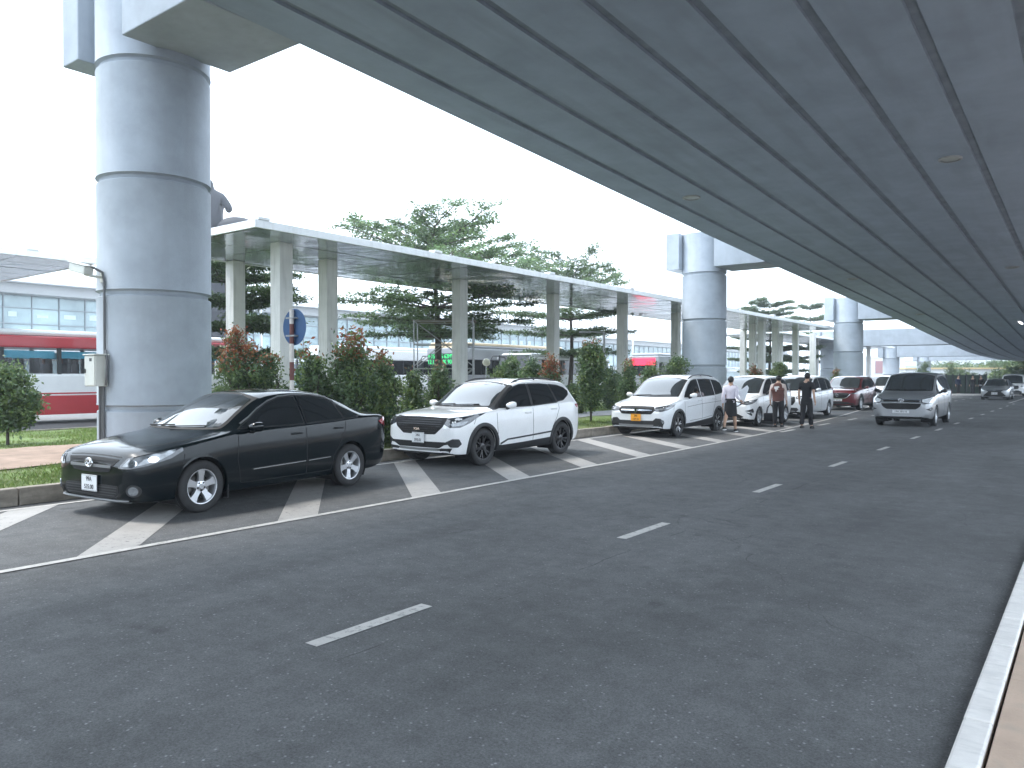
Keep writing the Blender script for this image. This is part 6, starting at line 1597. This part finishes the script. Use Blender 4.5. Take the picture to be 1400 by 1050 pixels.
for px, d_, h, w, lab, sd in ((1262, 84, 3.2, 3.0, 'bright green bush by the smallest pier', 41), (1300, 96, 3.3, 3.8, 'bush spilling over the hoarding at its left end', 42), (1318, 92, 2.5, 4.5, 'wide low bush above the hoarding', 43)):
    k = (px - 700) / 1050; shrub((k * CY - SY) * d_, (k * SY + CY) * d_, h, w, lab, sd, .05, .0, 0, True, 'bushes by the hoarding', .8)
for i, (px, d_, h, r_) in enumerate(((1285, 160, 4.4, 6.5), (1312, 165, 5.0, 7), (1340, 150, 4.3, 6), (1362, 150, 5.0, 7), (1385, 158, 5.0, 7), (1410, 150, 4.8, 6.5), (1440, 150, 5, 7), (1392, 118, 3.2, 4.5))):
    k = (px - 700) / 1050; rg = np.random.default_rng(70 + i); X_, Y_ = (k * CY - SY) * d_, (k * SY + CY) * d_
    lab = ['leftmost tree of the far row beyond the low building', 'second tree from the left of the far row', 'third tree from the left of the far row', 'fourth tree from the left of the far row above the silver saloon', 'fifth tree from the left of the far row', 'tree of the far row cut by the right edge', 'tree of the far row just outside the right edge', 'bright low tree in front of the far row, by the off-roader'][i]
    t = thing('broad_tree', lab, 'tree', (X_, Y_, 0), 0, 'row of far trees'); b = MB(); b.tube([(0, 0, 0), (.1, 0, h * .4), (0, .1, h * .7)], [.28, .2, .08], 8); b.build('trunk', BARK, t)
    bl = [(rg.normal() * r_ * .4, rg.normal() * r_ * .4, h * rg.uniform(.45, .8), r_ * .45, r_ * .45, h * .18) for q in range(10)]
    P, sh, hue, C = clumps(bl, 170, 20, .30, rg, .5); leaves('crown', P, .42, GREENS[hue] * sh[:, None] * 1.1, t, rg, .2, .6)

# ------------------------------------------------------------------ haze volume, added to imitate veiling glare and far haze
HZ = bpy.data.materials.new('haze_veil'); HZ.use_nodes = True; nt = HZ.node_tree
for q in list(nt.nodes):
    if q.type == 'BSDF_PRINCIPLED': nt.nodes.remove(q)
pv = nt.nodes.new('ShaderNodeVolumePrincipled'); pv.inputs['Color'].default_value = (.90, .95, 1, 1); pv.inputs['Density'].default_value = .0012; pv.inputs['Anisotropy'].default_value = .2
nt.links.new(pv.outputs[0], nt.nodes['Material Output'].inputs['Volume'])
b = MB(); b.box(-400, 400, -300, 700, -1, 40); o = b.build('haze', HZ); o['kind'] = 'stuff'
# ------------------------------------------------------------------ sky and sun
EL, AZ = R(58), R(250)
w = bpy.data.worlds.new('World'); SC.world = w; w.use_nodes = True; nt = w.node_tree; N = nt.nodes; L = nt.links; bg = N['Background']
sky = N.new('ShaderNodeTexSky'); sky.sky_type = 'NISHITA'; sky.sun_disc = False; sky.sun_elevation = EL; sky.sun_rotation = AZ; sky.air_density = 1.4; sky.dust_density = 4.5
sc_ = N.new('ShaderNodeMix'); sc_.data_type = 'RGBA'; sc_.blend_type = 'MULTIPLY'; sc_.inputs[0].default_value = 1; L.new(sky.outputs[0], sc_.inputs[6]); sc_.inputs[7].default_value = (.10, .10, .10, 1)
tc = N.new('ShaderNodeTexCoord'); nz = N.new('ShaderNodeTexNoise'); nz.inputs['Scale'].default_value = 2.2; nz.inputs['Detail'].default_value = 6; L.new(tc.outputs['Generated'], nz.inputs['Vector'])
rr = N.new('ShaderNodeMapRange'); rr.inputs[1].default_value = .3; rr.inputs[2].default_value = .7; rr.inputs[3].default_value = .80; rr.inputs[4].default_value = .97; L.new(nz.outputs['Fac'], rr.inputs[0])
mx = N.new('ShaderNodeMix'); mx.data_type = 'RGBA'; L.new(rr.outputs[0], mx.inputs[0]); L.new(sc_.outputs[2], mx.inputs[6]); mx.inputs[7].default_value = (1.08, 1.25, 1.44, 1)
L.new(mx.outputs[2], bg.inputs['Color']); bg.inputs['Strength'].default_value = 1.0
sl = bpy.data.lights.new('sun', 'SUN'); sl.energy = 1.2; sl.angle = R(12); sl.color = (1, .96, .9)
so = link('sun', sl); so.rotation_euler = (PI / 2 - EL, 0, PI - AZ + PI) if 0 else (0, 0, 0)
sd = Vector((math.sin(AZ) * math.cos(EL), math.cos(AZ) * math.cos(EL), math.sin(EL))); so.rotation_euler = sd.to_track_quat('Z', 'Y').to_euler()
SC.view_settings.view_transform = 'Standard'; SC.view_settings.look = 'None'; SC.view_settings.exposure = 1.64; SC.view_settings.gamma = 1
SC.cycles.max_bounces = 8; SC.cycles.transparent_max_bounces = 12
# ------------------------------------------------------------------ the cars where they stand (nose towards the camera, -y)
def park_turned(S, front_axle, side_x, label, turn):
    # the front wheel nearest the road stays put, the tail swings towards the kerb
    a = R(turn); L, fo, W = S['L'], S['fo'], S['W']; lx, ly = W / 2, fo - L / 2
    x = side_x - (lx * math.cos(a) - ly * math.sin(a)); y = front_axle - (lx * math.sin(a) + ly * math.cos(a))
    return build_car(S, label, (x, y, 0), a, 'cars parked in the striped bay', 'parked_car')
def park(S, front_axle, side_x, label, turn=0., name='parked_car', group='cars parked in the striped bay'):
    cy = front_axle - S['fo'] + S['L'] / 2; cx = side_x - S['W'] / 2
    return build_car(S, label, (cx, cy, 0), R(turn), group, name)
park_turned(S_COROLLA, 5.15, -8.60, 'black saloon with silver five spoke wheels beside the round pillar', 6.5)
park(S_KIA, 11.0, -8.98, 'white crossover with black wheels and black arch trim behind the black saloon', 0)
park(S_XL, 19.45, -9.02, 'white people carrier with an orange number plate and black wheel arches', 0)
park(S_ERT, 25.2, -8.82, 'white people carrier beside the man in the brown vest, black mirrors', 0)
park(S_VEL, 31.0, -8.86, 'white people carrier with a tall dark grille behind the man in black', 0)
park(S_MAZ, 39.9, -9.0, 'dark red crossover parked at the far end of the bay', 0)
park(S_ERT, 49.0, -9.3, 'white car almost hidden behind the dark red crossover', 0)
park(S_INN, 28.5, -4.12, 'silver people carrier driving along the road towards the camera', 0, 'driving_car', None)
park(S_VIO, 62.6, -4.6, 'small silver saloon far down the road with black lower grille', 0, 'driving_car', None)
park(S_BIG, 74.5, -4.45, 'white off-roader half cut off by the right edge of the photo', 0, 'driving_car', None)
